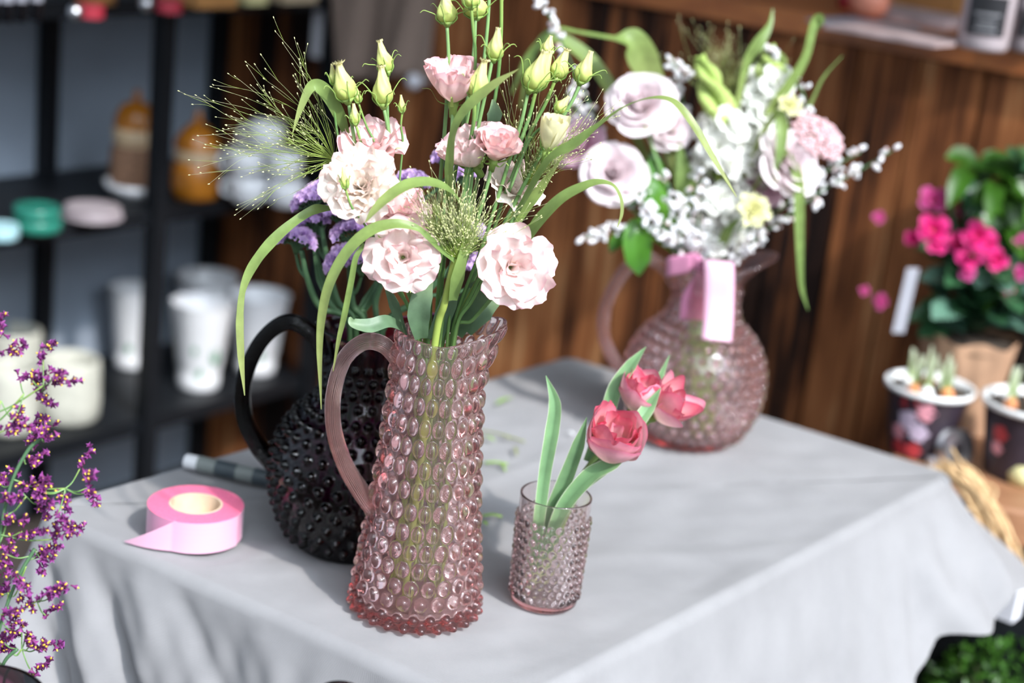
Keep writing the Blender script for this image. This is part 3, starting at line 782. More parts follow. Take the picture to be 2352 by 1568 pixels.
# ------------------------------------------------------------------ flower builders
def petal(C, fr, az, L, W, a0, a1, cup=0.3, ruf=0.1, k=3.0, ph=0.0, r0=0.0, h0=0.0, pw=0.8, tip=0.2, frill=0.0, nu=15, nv=10, seed=0, narrow=0.5):
    X, Y, Z = fr; rd = X * cos(az) + Y * sin(az); td = -X * sin(az) + Y * cos(az)
    us = np.linspace(-1, 1, nu); vs = np.linspace(0, 1, nv)
    rs = np.random.default_rng(seed); fr_n = rs.normal(0, 1, nu); fr_n = fr_n * 0.6 + 0.3 * np.roll(fr_n, 1) + 0.3 * np.roll(fr_n, -1)
    P = np.zeros((nv, nu, 3)); T = np.zeros((nv, nu))
    for j, u in enumerate(us):
        ve = 1 - tip * u * u + frill * fr_n[j]
        # centre line integrated up to v*ve
        m = 24; s = np.linspace(0, 1, m)
        thv = a0 + (a1 - a0) * s ** pw
        rr = np.concatenate([[0], np.cumsum(np.sin(thv[:-1]) / (m - 1))]) * L
        hh = np.concatenate([[0], np.cumsum(np.cos(thv[:-1]) / (m - 1))]) * L
        for i, v in enumerate(vs):
            q = min(1.15, v * ve)
            th_ = np.interp(q, s, thv); r_ = r0 + np.interp(q, s, rr) + max(0, q - 1) * L * sin(th_); h = h0 + np.interp(q, s, hh) + max(0, q - 1) * L * cos(th_)
            w = W / 2 * (v ** narrow) * (1 - 0.22 * v ** 5)
            nr, nh = -cos(th_), sin(th_)
            off = cup * u * u * w + ruf * L * v ** 2.2 * sin(k * u * pi + ph) * (0.35 + 0.65 * abs(u)) + frill * L * 0.5 * v ** 6 * sin(k * 3.1 * u * pi + ph * 2)
            P[i, j] = C + rd * (r_ + nr * off) + Z * (h + nh * off) + td * (u * w)
            T[i, j] = min(1, v * (0.92 + 0.08 * u * u))
    return P, T
def petal_obj(mat, parent, lst):
    mb = MB()
    for P, T in lst: mb.grid(P, T)
    o = mb.build('petal', mat, parent)
    return o
def bloom(parent, C, axis, R, layers, mat, seed=0, calyx=True, each=True, stem_len=0.010, spin=0.0):
    """layers: (count, length, width, a0, a1, cup, ruffle, k, tip, frill) in units of R / degrees"""
    rs = np.random.default_rng(seed); C = np.asarray(C, float); Z = unit(axis); fr = frame(Z, spin)
    mb = MB()
    mb.lathe([(0.10 * R, -stem_len), (0.11 * R, -0.4 * stem_len), (0.15 * R, 0.0), (0.13 * R, 0.06 * R), (0.02 * R, 0.14 * R)], C, 10, Z)
    if calyx:
        for i in range(5):
            a = i * 2 * pi / 5 + spin; X, Y, _ = fr; rd = X * cos(a) + Y * sin(a)
            pts = [C + rd * 0.15 * R, C + rd * 0.42 * R + Z * 0.12 * R, C + rd * 0.62 * R + Z * 0.45 * R, C + rd * 0.85 * R + Z * 0.5 * R]
            mb.blade(catmull(pts, 4), [0.09 * R, 0.10 * R, 0.05 * R, 0.01 * R], -rd + Z, nu=3)
    b = mb.build('bloom', 'calyx', parent)
    allp = []
    for li, (n, L, W, a0, a1, cup, ruf, k, tip, frill) in enumerate(layers):
        o0 = rs.uniform(0, 6.28)
        for i in range(n):
            az = o0 + i * 2 * pi / n + rs.normal(0, 0.10)
            pg = petal(C, fr, az, R * L * rs.uniform(0.93, 1.07), R * W * rs.uniform(0.9, 1.1), radians(a0 + rs.normal(0, 3)), radians(a1 + rs.normal(0, 7)),
                       cup, ruf * rs.uniform(0.7, 1.3), k * rs.uniform(0.85, 1.2), rs.uniform(0, 6.28), 0.02 * R, 0.06 * R, tip=tip, frill=frill, seed=int(rs.integers(1e6)))
            mt = mat if isinstance(mat, str) else mat[li]
            if each: petal_obj(mt, b, [pg])
            else: allp.append((mt, pg))
    if not each:
        for mt in dict.fromkeys(m for m, _ in allp):
            o = petal_obj(mt, b, [p for m, p in allp if m == mt]); o.name = 'petals'
    return b
LIZ_OPEN = [(5, 1.10, 1.25, 22, 96, 0.16, 0.15, 1.9, 0.14, 0.022), (4, 1.0, 1.12, 16, 70, 0.22, 0.17, 2.0, 0.14, 0.022), (4, 0.82, 0.80, 10, 44, 0.35, 0.16, 1.8, 0.16, 0.022), (3, 0.52, 0.5, 5, 22, 0.5, 0.10, 1.4, 0.18, 0.03)]
LIZ_FULL = [(7, 1.05, 0.95, 25, 96, 0.20, 0.13, 2.2, 0.14, 0.024), (7, 0.95, 0.85, 20, 76, 0.26, 0.14, 2.2, 0.14, 0.024), (6, 0.85, 0.72, 14, 55, 0.32, 0.15, 1.7, 0.14, 0.035), (6, 0.72, 0.58, 8, 36, 0.40, 0.12, 1.6, 0.14, 0.035), (4, 0.55, 0.42, 4, 18, 0.45, 0.08, 1.4, 0.16, 0.03)]
LIZ_CUP = [(5, 1.30, 1.05, 66, 16, 0.45, 0.09, 2.0, 0.06, 0.022), (5, 1.26, 0.95, 56, 18, 0.45, 0.10, 2.1, 0.06, 0.024), (4, 1.16, 0.75, 36, 16, 0.5, 0.10, 2.0, 0.08, 0.024), (3, 0.95, 0.55, 12, 12, 0.6, 0.05, 1.4, 0.12, 0.03)]
LIZ_ROSE = [(5, 1.15, 1.10, 45, 42, 0.45, 0.07, 1.5, 0.14, 0.025), (5, 1.15, 1.0, 36, 28, 0.50, 0.07, 1.5, 0.14, 0.025), (4, 1.08, 0.80, 26, 16, 0.55, 0.06, 1.4, 0.14, 0.025), (3, 0.98, 0.55, 12, 6, 0.65, 0.04, 1.3, 0.14, 0.02)]
ROSE = [(6, 1.02, 1.05, 40, 96, 0.20, 0.03, 1.0, 0.14, 0.0), (6, 0.98, 0.98, 34, 72, 0.28, 0.03, 1.0, 0.14, 0.0), (6, 0.92, 0.86, 28, 48, 0.36, 0.02, 1.0, 0.14, 0.0), (5, 0.86, 0.72, 20, 26, 0.48, 0.02, 1.0, 0.14, 0.0), (4, 0.82, 0.55, 12, 8, 0.62, 0.01, 1.0, 0.14, 0.0), (3, 0.80, 0.38, 4, 2, 0.7, 0.0, 1.0, 0.1, 0.0)]
CARN = [(7, 1.0, 0.62, 30, 92, 0.2, 0.10, 2.0, 0.12, 0.05), (7, 0.9, 0.55, 24, 66, 0.3, 0.11, 2.0, 0.12, 0.05), (6, 0.8, 0.45, 14, 38, 0.35, 0.12, 2.0, 0.12, 0.05), (4, 0.7, 0.3, 6, 14, 0.4, 0.1, 2.0, 0.12, 0.05)]

def bud(parent, base, tipp, R, flare=0.3, seed=0, hook=1.0, mat='bud'):
    base = np.asarray(base, float); tipp = np.asarray(tipp, float)
    Z = unit(tipp - base); L = np.linalg.norm(tipp - base); rs = np.random.default_rng(seed); fr = frame(Z, rs.uniform(0, 6)); X, Y, _ = fr
    n = 25; a = np.arange(n) * 2 * pi / n; rows = []; TT = []
    prof = catmull([(0.10, 0, 0), (0.72, 0.10, 0), (1.0, 0.26, 0), (0.93, 0.42, 0), (0.62, 0.62, 0), (0.40, 0.80, 0), (0.30, 0.92, 0), (0.26 + flare * 0.6, 1.0, 0)], 4)
    for r, t, _ in prof:
        lob = 1 + 0.10 * np.cos(5 * (a + 2.2 * t)) * min(1, t * 3) + (0.25 * flare * np.cos(9 * a + seed) * max(0, t - 0.9) * 10)
        hz = t * L + (0.03 * L * np.cos(10 * a + seed) if t > 0.97 else 0)
        rows.append(base + (X * (np.cos(a) * lob)[:, None] + Y * (np.sin(a) * lob)[:, None]) * r * R + Z * (hz + np.zeros(n))[:, None])
        TT.append(np.full(n, t))
    mb = MB(); mb.grid(np.array(rows), np.array(TT), True)
    k = len(rows); b0 = (k - 1) * n; c = mb.n; mb.add([base + Z * L * 0.9], [], [1.0])
    for j in range(n): mb.F.append([c, b0 + j, b0 + (j + 1) % n]); mb.M.append(0)
    b = mb.build('bud', mat, parent)
    mb = MB(); mb.lathe([(0.16 * R + 0.0006, -0.10 * L), (0.42 * R, -0.02 * L), (0.70 * R, 0.06 * L), (0.2 * R, 0.1 * L)], base, 10, Z)
    for i in range(5):
        an = i * 2 * pi / 5 + rs.uniform(-.2, .2); rd = X * cos(an) + Y * sin(an); td = np.cross(Z, rd)
        out = R * (1.25 + 0.7 * hook * rs.uniform(0.4, 1.2)); hz = L * rs.uniform(0.38, 0.62)
        pts = [base + rd * 0.5 * R, base + rd * 1.06 * R + Z * L * 0.16, base + rd * 1.12 * R + Z * L * 0.30, base + rd * out + Z * hz, base + rd * (out + R * 0.5 * hook) + Z * (hz + L * 0.05), base + rd * (out + R * 0.85 * hook) + Z * (hz - L * 0.02 * hook)]
        mb.tube(catmull(pts, 4), [0.0008, 0.0007, 0.0005, 0.0004, 0.00025], 4)
    mb.build('calyx', 'calyx', b)
    return b
def leaf(parent, pts, width, mat='blue_leaf', face=(0, -0.8, 0.6), fold=0.25, twist=None, tmode='len', name='leaf', nu=7):
    mb = MB(); mb.blade(catmull(pts, 7), width, face, twist, fold, 0, tmode, nu)
    return mb.build(name, mat, parent)
class Stem:
    """one cut stem standing in a vessel"""
    def __init__(s, name, label, cat, path, rad, mat='stem', group=None, n=7, close=0.25):
        s.root = thing(name, label, cat, path[-1], group); s.path = catmull(path, 8)
        mb = MB(); mb.tube(s.path[::-1], rad, n); mb.build('stem', mat, s.root)
    def side(s, pts, r, mat='stem', name='side_stem'):
        mb = MB(); mb.tube(catmull(pts, 6), r, 6); return mb.build(name, mat, s.root)
def perp_px(p):
    return mpp(p)

# ------------------------------------------------------------------ bouquet in the tall pitcher
YP = PP[1]
def pw(x, y, dy=0.0): return ony(x, y, YP + dy)
def down(mx, dy, a, r=0.026):
    """mouth of the pitcher, then down to the bottom"""
    b = PP + A3(r * cos(a), r * sin(a), 0.016)
    m = ony(mx, 775, YP + dy)
    return [m, m * 0.5 + b * 0.5 + A3(0, 0, 0.0), b]
TOCAM = A3(0, -0.93, 0.36)
rl = 0.0021
GL = 'lisianthus in the tall pitcher'
def liz(label, head, mx, mdy, ang, r=0.026, rad=None):
    return Stem('lisianthus', label, 'flower', head + down(mx, mdy, ang, r), rad or [0.0014, 0.0016, 0.0019, 0.0016], group=GL)

s1 = liz('lisianthus with the large cream double bloom at the left of the tall pitcher', [pw(838, 432, -0.035), pw(868, 520, -0.03), pw(912, 650, -0.02)], 958, -0.012, 0.4)
bloom(s1.root, pw(838, 440, -0.030), (-0.12, -0.86, 0.52), 0.041, LIZ_FULL, 'liz_cream', 11)
bud(s1.root, pw(793, 433, -0.068), pw(787, 383, -0.068), 0.0035, 0.0, 1, 0.4)
s1.side([pw(793, 433, -0.068), pw(808, 475, -0.066), pw(835, 512, -0.058), pw(880, 580, -0.03)], 0.0011)
leaf(s1.root, [pw(925, 752, -0.02), pw(890, 738, -0.045), pw(850, 748, -0.055), pw(812, 742, -0.06), pw(803, 728, -0.06)], [0.010, 0.013, 0.014, 0.009, 0.002])
s2 = liz('lisianthus stem with the fat yellow bud and thin bud at upper left', [pw(800, 235, -0.005), pw(812, 310, -0.005), pw(840, 470, -0.005), pw(900, 640, -0.004)], 965, 0.006, 1.6)
bud(s2.root, pw(799, 232, -0.005), pw(777, 142, -0.008), 0.0098, 0.55, 2, 0.7)
bud(s2.root, pw(767, 195, 0.0), pw(762, 147, 0.0), 0.0040, 0.0, 3, 0.7)
s2.side([pw(767, 195, 0), pw(769, 262, 0), pw(783, 335, 0), pw(830, 450, -0.004)], 0.0012)
bud(s2.root, pw(823, 236, 0.004), pw(815, 193, 0.004), 0.0036, 0.0, 4, 0.7)
s2.side([pw(823, 236, 0.004), pw(842, 290, 0.004), pw(868, 350, 0.002), pw(880, 480, 0)], 0.0011)
bud(s2.root, pw(817, 286, -0.01), pw(812, 238, -0.01), 0.0046, 0.0, 5, 0.5)
s2.side([pw(817, 286, -0.01), pw(830, 330, -0.01), pw(842, 370, -0.01), pw(868, 480, -0.006)], 0.0013)
s3 = liz('lisianthus with ruffled pink bloom half behind the cream double bloom', [pw(882, 250, 0.0), pw(895, 320, 0.002), pw(905, 430, 0.006), pw(925, 600, 0.01)], 978, 0.012, 2.2)
bud(s3.root, pw(881, 243, 0.0), pw(876, 150, 0.0), 0.0088, 0.35, 6, 1.0)
bud(s3.root, pw(890, 168, 0.012), pw(871, 92, 0.012), 0.0072, 0.25, 7, 1.0)
s3.side([pw(890, 168, 0.012), pw(891, 200, 0.012), pw(890, 260, 0.006), pw(896, 330, 0.003)], 0.0016)
bud(s3.root, pw(924, 258, 0.0), pw(921, 218, 0.0), 0.0034, 0.0, 8, 0.9)
s3.side([pw(924, 258, 0), pw(921, 290, 0), pw(925, 330, 0), pw(918, 420, 0.004), pw(918, 520, 0.008)], 0.0011)
bloom(s3.root, pw(862, 365, 0.006), (-0.15, -0.45, 0.88), 0.036, LIZ_OPEN, 'liz_pink', 12)
s4 = liz('lisianthus with wide open blush bloom low at the front of the tall pitcher', [pw(925, 582, -0.040), pw(925, 640, -0.035), pw(948, 700, -0.028)], 960, -0.020, 5.6)
bloom(s4.root, pw(926, 590, -0.038), (0.05, -0.96, 0.22), 0.0375, LIZ_OPEN, 'liz_pale', 23)
leaf(s4.root, [pw(968, 778, -0.03), pw(962, 725, -0.04), pw(972, 675, -0.042), pw(992, 632, -0.035)], [0.012, 0.021, 0.019, 0.004])
s5 = liz('lisianthus with pink bloom tucked under the arching grass blade', [pw(905, 500, -0.012), pw(925, 570, -0.010), pw(950, 680, -0.004)], 985, 0.0, 3.1)
bloom(s5.root, pw(908, 510, -0.014), (0.1, -0.6, 0.78), 0.034, LIZ_OPEN, 'liz_pink', 14)
s6 = liz('lisianthus with big pale bloom hanging out to the right of the tall pitcher', [pw(1175, 612, -0.035), pw(1140, 670, -0.025), pw(1085, 735, -0.01)], 1040, -0.006, 0.2)
bloom(s6.root, pw(1168, 612, -0.032), (0.28, -0.93, 0.22), 0.0405, LIZ_OPEN, 'liz_pale', 26)
leaf(s6.root, [pw(1045, 768, 0.01), pw(1068, 715, 0.01), pw(1100, 670, 0.005), pw(1120, 632, 0.0)], [0.016, 0.026, 0.024, 0.006])
leaf(s6.root, [pw(1070, 760, 0.02), pw(1110, 715, 0.025), pw(1150, 690, 0.03)], [0.014, 0.022, 0.004])
s7 = liz('lisianthus with pink cup bloom seen from the side, near the top', [pw(1040, 242, 0.0), pw(1036, 320, 0.0), pw(1022, 450, 0.0), pw(1012, 600, 0.0)], 1000, 0.004, 1.0)
bloom(s7.root, pw(1041, 240, 0.0), (-0.05, -0.22, 0.97), 0.034, LIZ_CUP, 'liz_pink', 17, stem_len=0.012)
s8 = liz('lisianthus stem with the tall single bud cut by the top edge', [pw(1027, 62, 0.015), pw(1030, 150, 0.015), pw(1022, 290, 0.014), pw(1005, 480, 0.012), pw(990, 640, 0.010)], 985, 0.015, 2.7)
bud(s8.root, pw(1027, 55, 0.015), pw(1023, -20, 0.015), 0.0090, 0.3, 18, 1.0)
s9 = liz('lisianthus stem with paired buds at the top edge', [pw(1092, 42, 0.02), pw(1088, 120, 0.02), pw(1072, 240, 0.018), pw(1045, 400, 0.014), pw(1020, 600, 0.010)], 1005, 0.010, 2.0)
bud(s9.root, pw(1094, 42, 0.022), pw(1088, -30, 0.022), 0.0102, 0.3, 19, 0.9)
bud(s9.root, pw(1082, 18, 0.0), pw(1078, -40, 0.0), 0.0072, 0.0, 20, 0.7)
s9.side([pw(1082, 16, 0.0), pw(1086, 60, 0.0), pw(1092, 140, 0.0), pw(1080, 240, 0.01), pw(1062, 330, 0.014)], 0.0016)
s10 = liz('tall bare lisianthus stems rising out of the top edge', [pw(1125, -30, 0.03), pw(1118, 80, 0.03), pw(1100, 230, 0.026), pw(1070, 420, 0.02), pw(1040, 620, 0.015)], 1018, 0.018, 1.3)
s10.side([pw(1152, -30, 0.03), pw(1150, 100, 0.03), pw(1138, 220, 0.03), pw(1105, 380, 0.022), pw(1070, 520, 0.018)], 0.0019)
leaf(s10.root, [pw(1128, 300, 0.02), pw(1136, 262, 0.018), pw(1132, 228, 0.018)], [0.008, 0.014, 0.002])
s11 = liz('lisianthus with rose shaped salmon pink bloom at the centre right', [pw(1130, 375, -0.02), pw(1118, 430, -0.018), pw(1080, 560, -0.012), pw(1045, 690, -0.006)], 1028, -0.008, 0.7)
bloom(s11.root, pw(1133, 372, -0.022), (0.12, -0.42, 0.9), 0.0285, LIZ_ROSE, 'liz_pink', 41)
s12 = liz('lisianthus with pale bloom turned left behind the salmon pink one', [pw(1085, 385, -0.005), pw(1080, 440, -0.004), pw(1060, 560, 0.0)], 1020, 0.002, 2.4)
bloom(s12.root, pw(1095, 385, -0.004), (-0.5, -0.35, 0.8), 0.032, LIZ_CUP, 'liz_pale', 42)
s13 = liz('lisianthus with pale peach bloom behind the right hand stems', [pw(1160, 440, 0.02), pw(1130, 540, 0.016), pw(1080, 660, 0.010)], 1038, 0.010, 1.5)
bloom(s13.root, pw(1160, 450, 0.022), (0.4, -0.5, 0.75), 0.032, LIZ_OPEN, 'liz_cream', 43)
s14 = liz('lisianthus stem with three long yellow buds leaning right', [pw(1212, 215, -0.008), pw(1195, 290, -0.008), pw(1160, 400, -0.006), pw(1110, 560, -0.004)], 1036, 0.0, 0.9)
bud(s14.root, pw(1216, 207, -0.01), pw(1252, 117, -0.012), 0.0095, 0.15, 44, 0.9)
bud(s14.root, pw(1232, 206, 0.006), pw(1265, 116, 0.006), 0.0080, 0.15, 45, 0.7)
s14.side([pw(1231, 208, 0.006), pw(1215, 270, 0.004), pw(1190, 340, 0.0)], 0.0020)
bud(s14.root, pw(1253, 125, 0.02), pw(1266, 82, 0.02), 0.0062, 0.0, 46, 0.7)
s14.side([pw(1253, 128, 0.02), pw(1235, 200, 0.018), pw(1205, 300, 0.01), pw(1180, 370, 0.0)], 0.0015)
s15 = liz('lisianthus stem with three slim buds, rightmost in the tall pitcher', [pw(1333, 192, -0.004), pw(1310, 240, -0.004), pw(1255, 330, -0.004), pw(1170, 490, -0.004), pw(1090, 660, -0.004)], 1046, -0.002, 0.0)
bud(s15.root, pw(1332, 190, -0.004), pw(1358, 118, -0.004), 0.0078, 0.05, 47, 1.1)
bud(s15.root, pw(1276, 182, 0.01), pw(1303, 112, 0.01), 0.0080, 0.3, 48, 0.9)
s15.side([pw(1275, 184, 0.01), pw(1252, 240, 0.01), pw(1215, 310, 0.008), pw(1150, 470, 0.002)], 0.0018)
bud(s15.root, pw(1278, 256, -0.02), pw(1307, 222, -0.02), 0.0054, 0.0, 49, 0.6)
s15.side([pw(1277, 258, -0.02), pw(1245, 290, -0.02), pw(1212, 330, -0.018), pw(1170, 440, -0.012)], 0.0013)
s16 = liz('lisianthus with half open creamy yellow bloom at the right', [pw(1258, 352, -0.03), pw(1238, 395, -0.028), pw(1180, 500, -0.02), pw(1090, 680, -0.012)], 1044, -0.014, 6.0)
bloom(s16.root, pw(1254, 352, -0.03), (0.18, -0.15, 0.95), 0.0255, [(4, 1.35, 1.15, 44, 2, 0.7, 0.03, 1.3, 0.25, 0.02), (4, 1.40, 1.0, 36, 4, 0.75, 0.04, 1.4, 0.2, 0.03), (3, 1.3, 0.7, 24, 6, 0.8, 0.04, 1.4, 0.2, 0.03)], 'liz_yellow', 50)
s17 = liz('lisianthus stem with two yellow buds behind the diagonal grass blade', [pw(1130, 140, -0.012), pw(1118, 200, -0.012), pw(1090, 330, -0.010), pw(1060, 480, -0.008), pw(1030, 640, -0.006)], 1012, -0.010, 4.6)
bud(s17.root, pw(1134, 138, -0.012), pw(1145, 64, -0.012), 0.0072, 0.1, 51, 1.1)
bud(s17.root, pw(1090, 226, -0.02), pw(1114, 136, -0.02), 0.0090, 0.4, 52, 0.4)
s17.side([pw(1090, 228, -0.02), pw(1088, 280, -0.018), pw(1076, 350, -0.012), pw(1062, 470, -0.008)], 0.0020)
leaf(s17.root, [pw(1028, 640, -0.01), pw(1062, 560, -0.012), pw(1085, 470, -0.01)], [0.006, 0.010, 0.002])
for (a_, b_, c_, w_) in (((930, 770), (905, 700), (880, 640), 0.010), ((1010, 778), (1035, 700), (1052, 640), 0.012), ((985, 778), (1010, 720), (1025, 660), 0.009)):
    leaf(s5.root, [pw(*a_, -0.005), pw(*b_, -0.010), pw(*c_, -0.012)], [w_ * 0.5, w_, w_ * 0.2])

# fountain grass with hair fine panicles and long blades
def plume(root, origin, tips, count, seed, sag=0.0, r=0.00022, lenr=(0.35, 1.0), seeds=(2, 6)):
    rs = np.random.default_rng(seed); st = MB(); sd = MB(); tips = [np.asarray(t, float) for t in tips]
    def seedling(p, d):
        sd.ell(p, 0.00055, 0.0012, d, 5, 4)
    for i in range(count):
        a, b = rs.integers(len(tips), size=2); w = rs.uniform(0, 1)
        tgt = tips[a] * w + tips[b] * (1 - w) if i >= len(tips) else tips[i]
        f = rs.uniform(*lenr) if i >= len(tips) else 1.0
        v = (tgt - origin) * f + rs.normal(0, 0.006, 3) * (i >= len(tips))
        L = np.linalg.norm(v); side = unit(np.cross(v, A3(0, -1, 0.3))) * rs.normal(0, 0.09) * L + rs.normal(0, 0.02, 3) * L
        pts = catmull([origin, origin + v * 0.35 + side + Z3 * 0.02 * L, origin + v * 0.7 + side * 0.8, origin + v - Z3 * sag * L], 6)
        st.tube(pts, [r * 1.5, r, r * 0.7], 3); seedling(pts[-1], v)
        for k in range(rs.integers(*seeds)):
            q = pts[int(rs.uniform(0.35, 0.97) * (len(pts) - 1))]
            dv = unit(v) * rs.uniform(0.008, 0.03) * min(1, L / 0.06) + rs.normal(0, 0.005, 3)
            e = [q, q + dv * 0.5 + rs.normal(0, 0.0006, 3), q + dv]
            st.tube(catmull(e, 2), [r * 0.8, r * 0.55], 3); seedling(e[-1], dv)
    st.build('panicle', 'strand', root)
    o = sd.build('seeds', 'seed', root); o['kind'] = 'stuff'
def blade(root, pts, wpx, face=(0, -0.7, 0.7), twist=None, fold=0.2, mat='blade', name='blade'):
    k = mpp(pts[len(pts) // 2]); mb = MB()
    mb.blade(catmull(pts, 9), [w * k for w in wpx], face, twist, fold, nu=5)
    return mb.build(name, mat, root)
GG = 'fountain grass in the tall pitcher'
f1 = Stem('fountain_grass', 'fountain grass spraying a fine seed plume out to the upper left', 'grass', [pw(765, 362, 0.012), pw(800, 410, 0.014), pw(870, 560, 0.016), pw(930, 690, 0.014)] + down(975, 0.018, 2.5), [0.0019, 0.0017, 0.0014, 0.001], 'lime_stem', GG)
ta = [pw(425, 205, 0.01), pw(450, 208, 0.0), pw(490, 185, 0.02), pw(540, 166, 0.02), pw(568, 142, 0.0), pw(633, 62, 0.02), pw(650, 90, 0.01), pw(690, 138, 0.03), pw(697, 165, 0.0), pw(723, 185, 0.02), pw(455, 302, -0.01), pw(490, 300, 0.0), pw(470, 330, 0.0), pw(435, 392, 0.0), pw(480, 414, -0.02), pw(508, 333, 0.02), pw(540, 486, -0.01), pw(588, 452, -0.02), pw(630, 455, 0.0), pw(555, 400, 0.0), pw(520, 255, 0.01), pw(610, 150, -0.01), pw(740, 250, 0.0)]
plume(f1.root, pw(768, 366, 0.008), ta, 66, 5, 0.03, 0.00020, (0.3, 1.0), (1, 6))
blade(f1.root, [pw(805, 335, 0.01), pw(780, 265, 0.0), pw(752, 215, -0.005), pw(728, 196, -0.008), pw(710, 205, -0.01), pw(690, 250, -0.014), pw(672, 306, -0.018)], [10, 30, 34, 30, 22, 14, 2], (-0.3, -0.8, 0.5), [0, 0, 0.2, 0.6, 0.5, 0.3])
blade(f1.root, [pw(860, 520, 0.0), pw(800, 482, -0.012), pw(750, 478, -0.02), pw(712, 486, -0.028), pw(650, 530, -0.04), pw(595, 590, -0.05), pw(562, 650, -0.055), pw(551, 720, -0.06), pw(553, 810, -0.064), pw(562, 908, -0.066)], [8, 10, 12, 24, 22, 28, 24, 14, 20, 16, 2], (-0.2, -0.75, 0.6), [1.0, 1.0, 0.9, 0.1, 0.2, 0, 0.5, 0.9, 0.4, 0.3])
f2 = Stem('fountain_grass', 'fountain grass with a drooping lime brush at the centre front', 'grass', [pw(1046, 592, -0.042), pw(1036, 630, -0.044), pw(1020, 700, -0.040)] + down(1001, -0.034, 4.4, 0.03), [0.0030, 0.0034, 0.0036, 0.0034, 0.0032], 'lime_stem', GG)
tbp = [pw(930, 478, -0.05), pw(945, 452, -0.05), pw(968, 440, -0.045), pw(995, 430, -0.04), pw(1020, 438, -0.04), pw(985, 492, -0.05), pw(990, 520, -0.06), pw(1000, 545, -0.06), pw(1065, 425, -0.03), pw(1100, 430, -0.02), pw(1108, 470, -0.03), pw(1120, 500, -0.04), pw(1140, 530, -0.04), pw(1205, 525, -0.05), pw(1225, 488, -0.05), pw(1080, 455, -0.02), pw(1040, 430, -0.03)]
plume(f2.root, pw(1047, 592, -0.044), tbp, 130, 6, -0.02, 0.00020, (0.4, 1.0), (1, 4))
f2b = [pw(x, y, d) for x, y, d in ((1010, 445, -0.05), (1040, 440, -0.045), (1070, 450, -0.04), (1090, 470, -0.04), (985, 450, -0.055), (960, 462, -0.06), (1005, 480, -0.06), (1060, 500, -0.055), (1100, 520, -0.05), (1022, 520, -0.06))]
plume(f2.root, pw(1047, 592, -0.046), f2b, 170, 66, -0.05, 0.00030, (0.45, 1.05), (1, 3))
blade(f2.root, [pw(1044, 598, -0.048), pw(1010, 570, -0.056), pw(985, 545, -0.062), pw(955, 522, -0.066), pw(905, 514, -0.072), pw(850, 530, -0.08), pw(800, 575, -0.086), pw(762, 640, -0.09), pw(742, 710, -0.09), pw(734, 800, -0.088), pw(738, 940, -0.084)], [14, 20, 16, 12, 24, 32, 34, 32, 28, 22, 14, 2], (-0.2, -0.55, 0.85), [0.2, 0.1, 0.5, 0.5, 0.2, 0.1, 0, 0, 0.1, 0.2, 0])
blade(f2.root, [pw(838, 560, -0.06), pw(818, 590, -0.07), pw(808, 640, -0.075), pw(792, 720, -0.08), pw(778, 780, -0.08), pw(765, 852, -0.08)], [10, 14, 15, 15, 11, 2], (-0.3, -0.9, 0.2))
blade(f2.root, [pw(1075, 520, -0.03), pw(1058, 470, -0.045), pw(1030, 434, -0.06), pw(985, 418, -0.07), pw(935, 425, -0.078), pw(888, 455, -0.084), pw(858, 485, -0.088), pw(838, 512, -0.09)], [18, 26, 24, 34, 38, 32, 20, 2], (-0.1, -0.5, 0.9), [0.3, 0.3, 0.1, 0.0, 0, 0, 0.1])
blade(f2.root, [pw(1040, 690, -0.046), pw(1050, 640, -0.05), pw(1062, 590, -0.05), pw(1074, 540, -0.045), pw(1078, 480, -0.04)], [22, 34, 24, 18, 3], (0.4, -0.8, 0.2))
f3 = Stem('fountain_grass', 'fountain grass with an airy plume and long blades to the right', 'grass', [pw(1200, 430, 0.0), pw(1170, 500, 0.0), pw(1110, 620, 0.0), pw(1068, 700, 0.002)] + down(1043, 0.004, 0.3), [0.0022, 0.0021, 0.0018, 0.0016], 'lime_stem', GG)
tcp = [pw(1440, 242, 0.0), pw(1390, 232, 0.02), pw(1385, 200, 0.02), pw(1372, 300, -0.01), pw(1300, 190, 0.03), pw(1310, 175, 0.02), pw(1270, 205, 0.02), pw(1165, 180, 0.02), pw(1185, 200, 0.01), pw(1155, 205, 0.0), pw(1280, 380, -0.03), pw(1300, 330, -0.02), pw(1295, 365, -0.02), pw(1350, 320, 0.0), pw(1220, 330, -0.02), pw(1240, 400, -0.03)]
plume(f3.root, pw(1205, 425, 0.0), tcp, 85, 8, 0.02, 0.00021)
blade(f3.root, [pw(1180, 505, -0.02), pw(1215, 440, -0.035), pw(1262, 365, -0.05), pw(1320, 330, -0.058), pw(1368, 292, -0.062), pw(1430, 248, -0.068), pw(1490, 226, -0.072), pw(1545, 232, -0.076), pw(1590, 282, -0.082), pw(1640, 365, -0.086), pw(1692, 452, -0.09)], [16, 24, 28, 36, 26, 14, 18, 24, 22, 20, 14, 2], (-0.2, -0.6, 0.8), [0, 0, 0.1, 0, 0.3, 0.7, 0.4, 0.2, 0.1, 0])
blade(f3.root, [pw(1165, 600, -0.02), pw(1205, 555, -0.035), pw(1240, 505, -0.045), pw(1290, 455, -0.052), pw(1340, 428, -0.056), pw(1375, 418, -0.058), pw(1408, 425, -0.06), pw(1426, 455, -0.062), pw(1428, 490, -0.064), pw(1418, 522, -0.066)], [22, 34, 40, 34, 28, 20, 10, 10, 9, 2], (-0.3, -0.6, 0.7), [0, 0, 0, 0, 0.1, 0.3, 0.7, 0.9, 0.9])
blade(f3.root, [pw(1120, 640, 0.0), pw(1180, 520, -0.008), pw(1235, 440, -0.014), pw(1292, 358, -0.018)], [12, 24, 26, 3], (0.5, -0.8, 0.3))
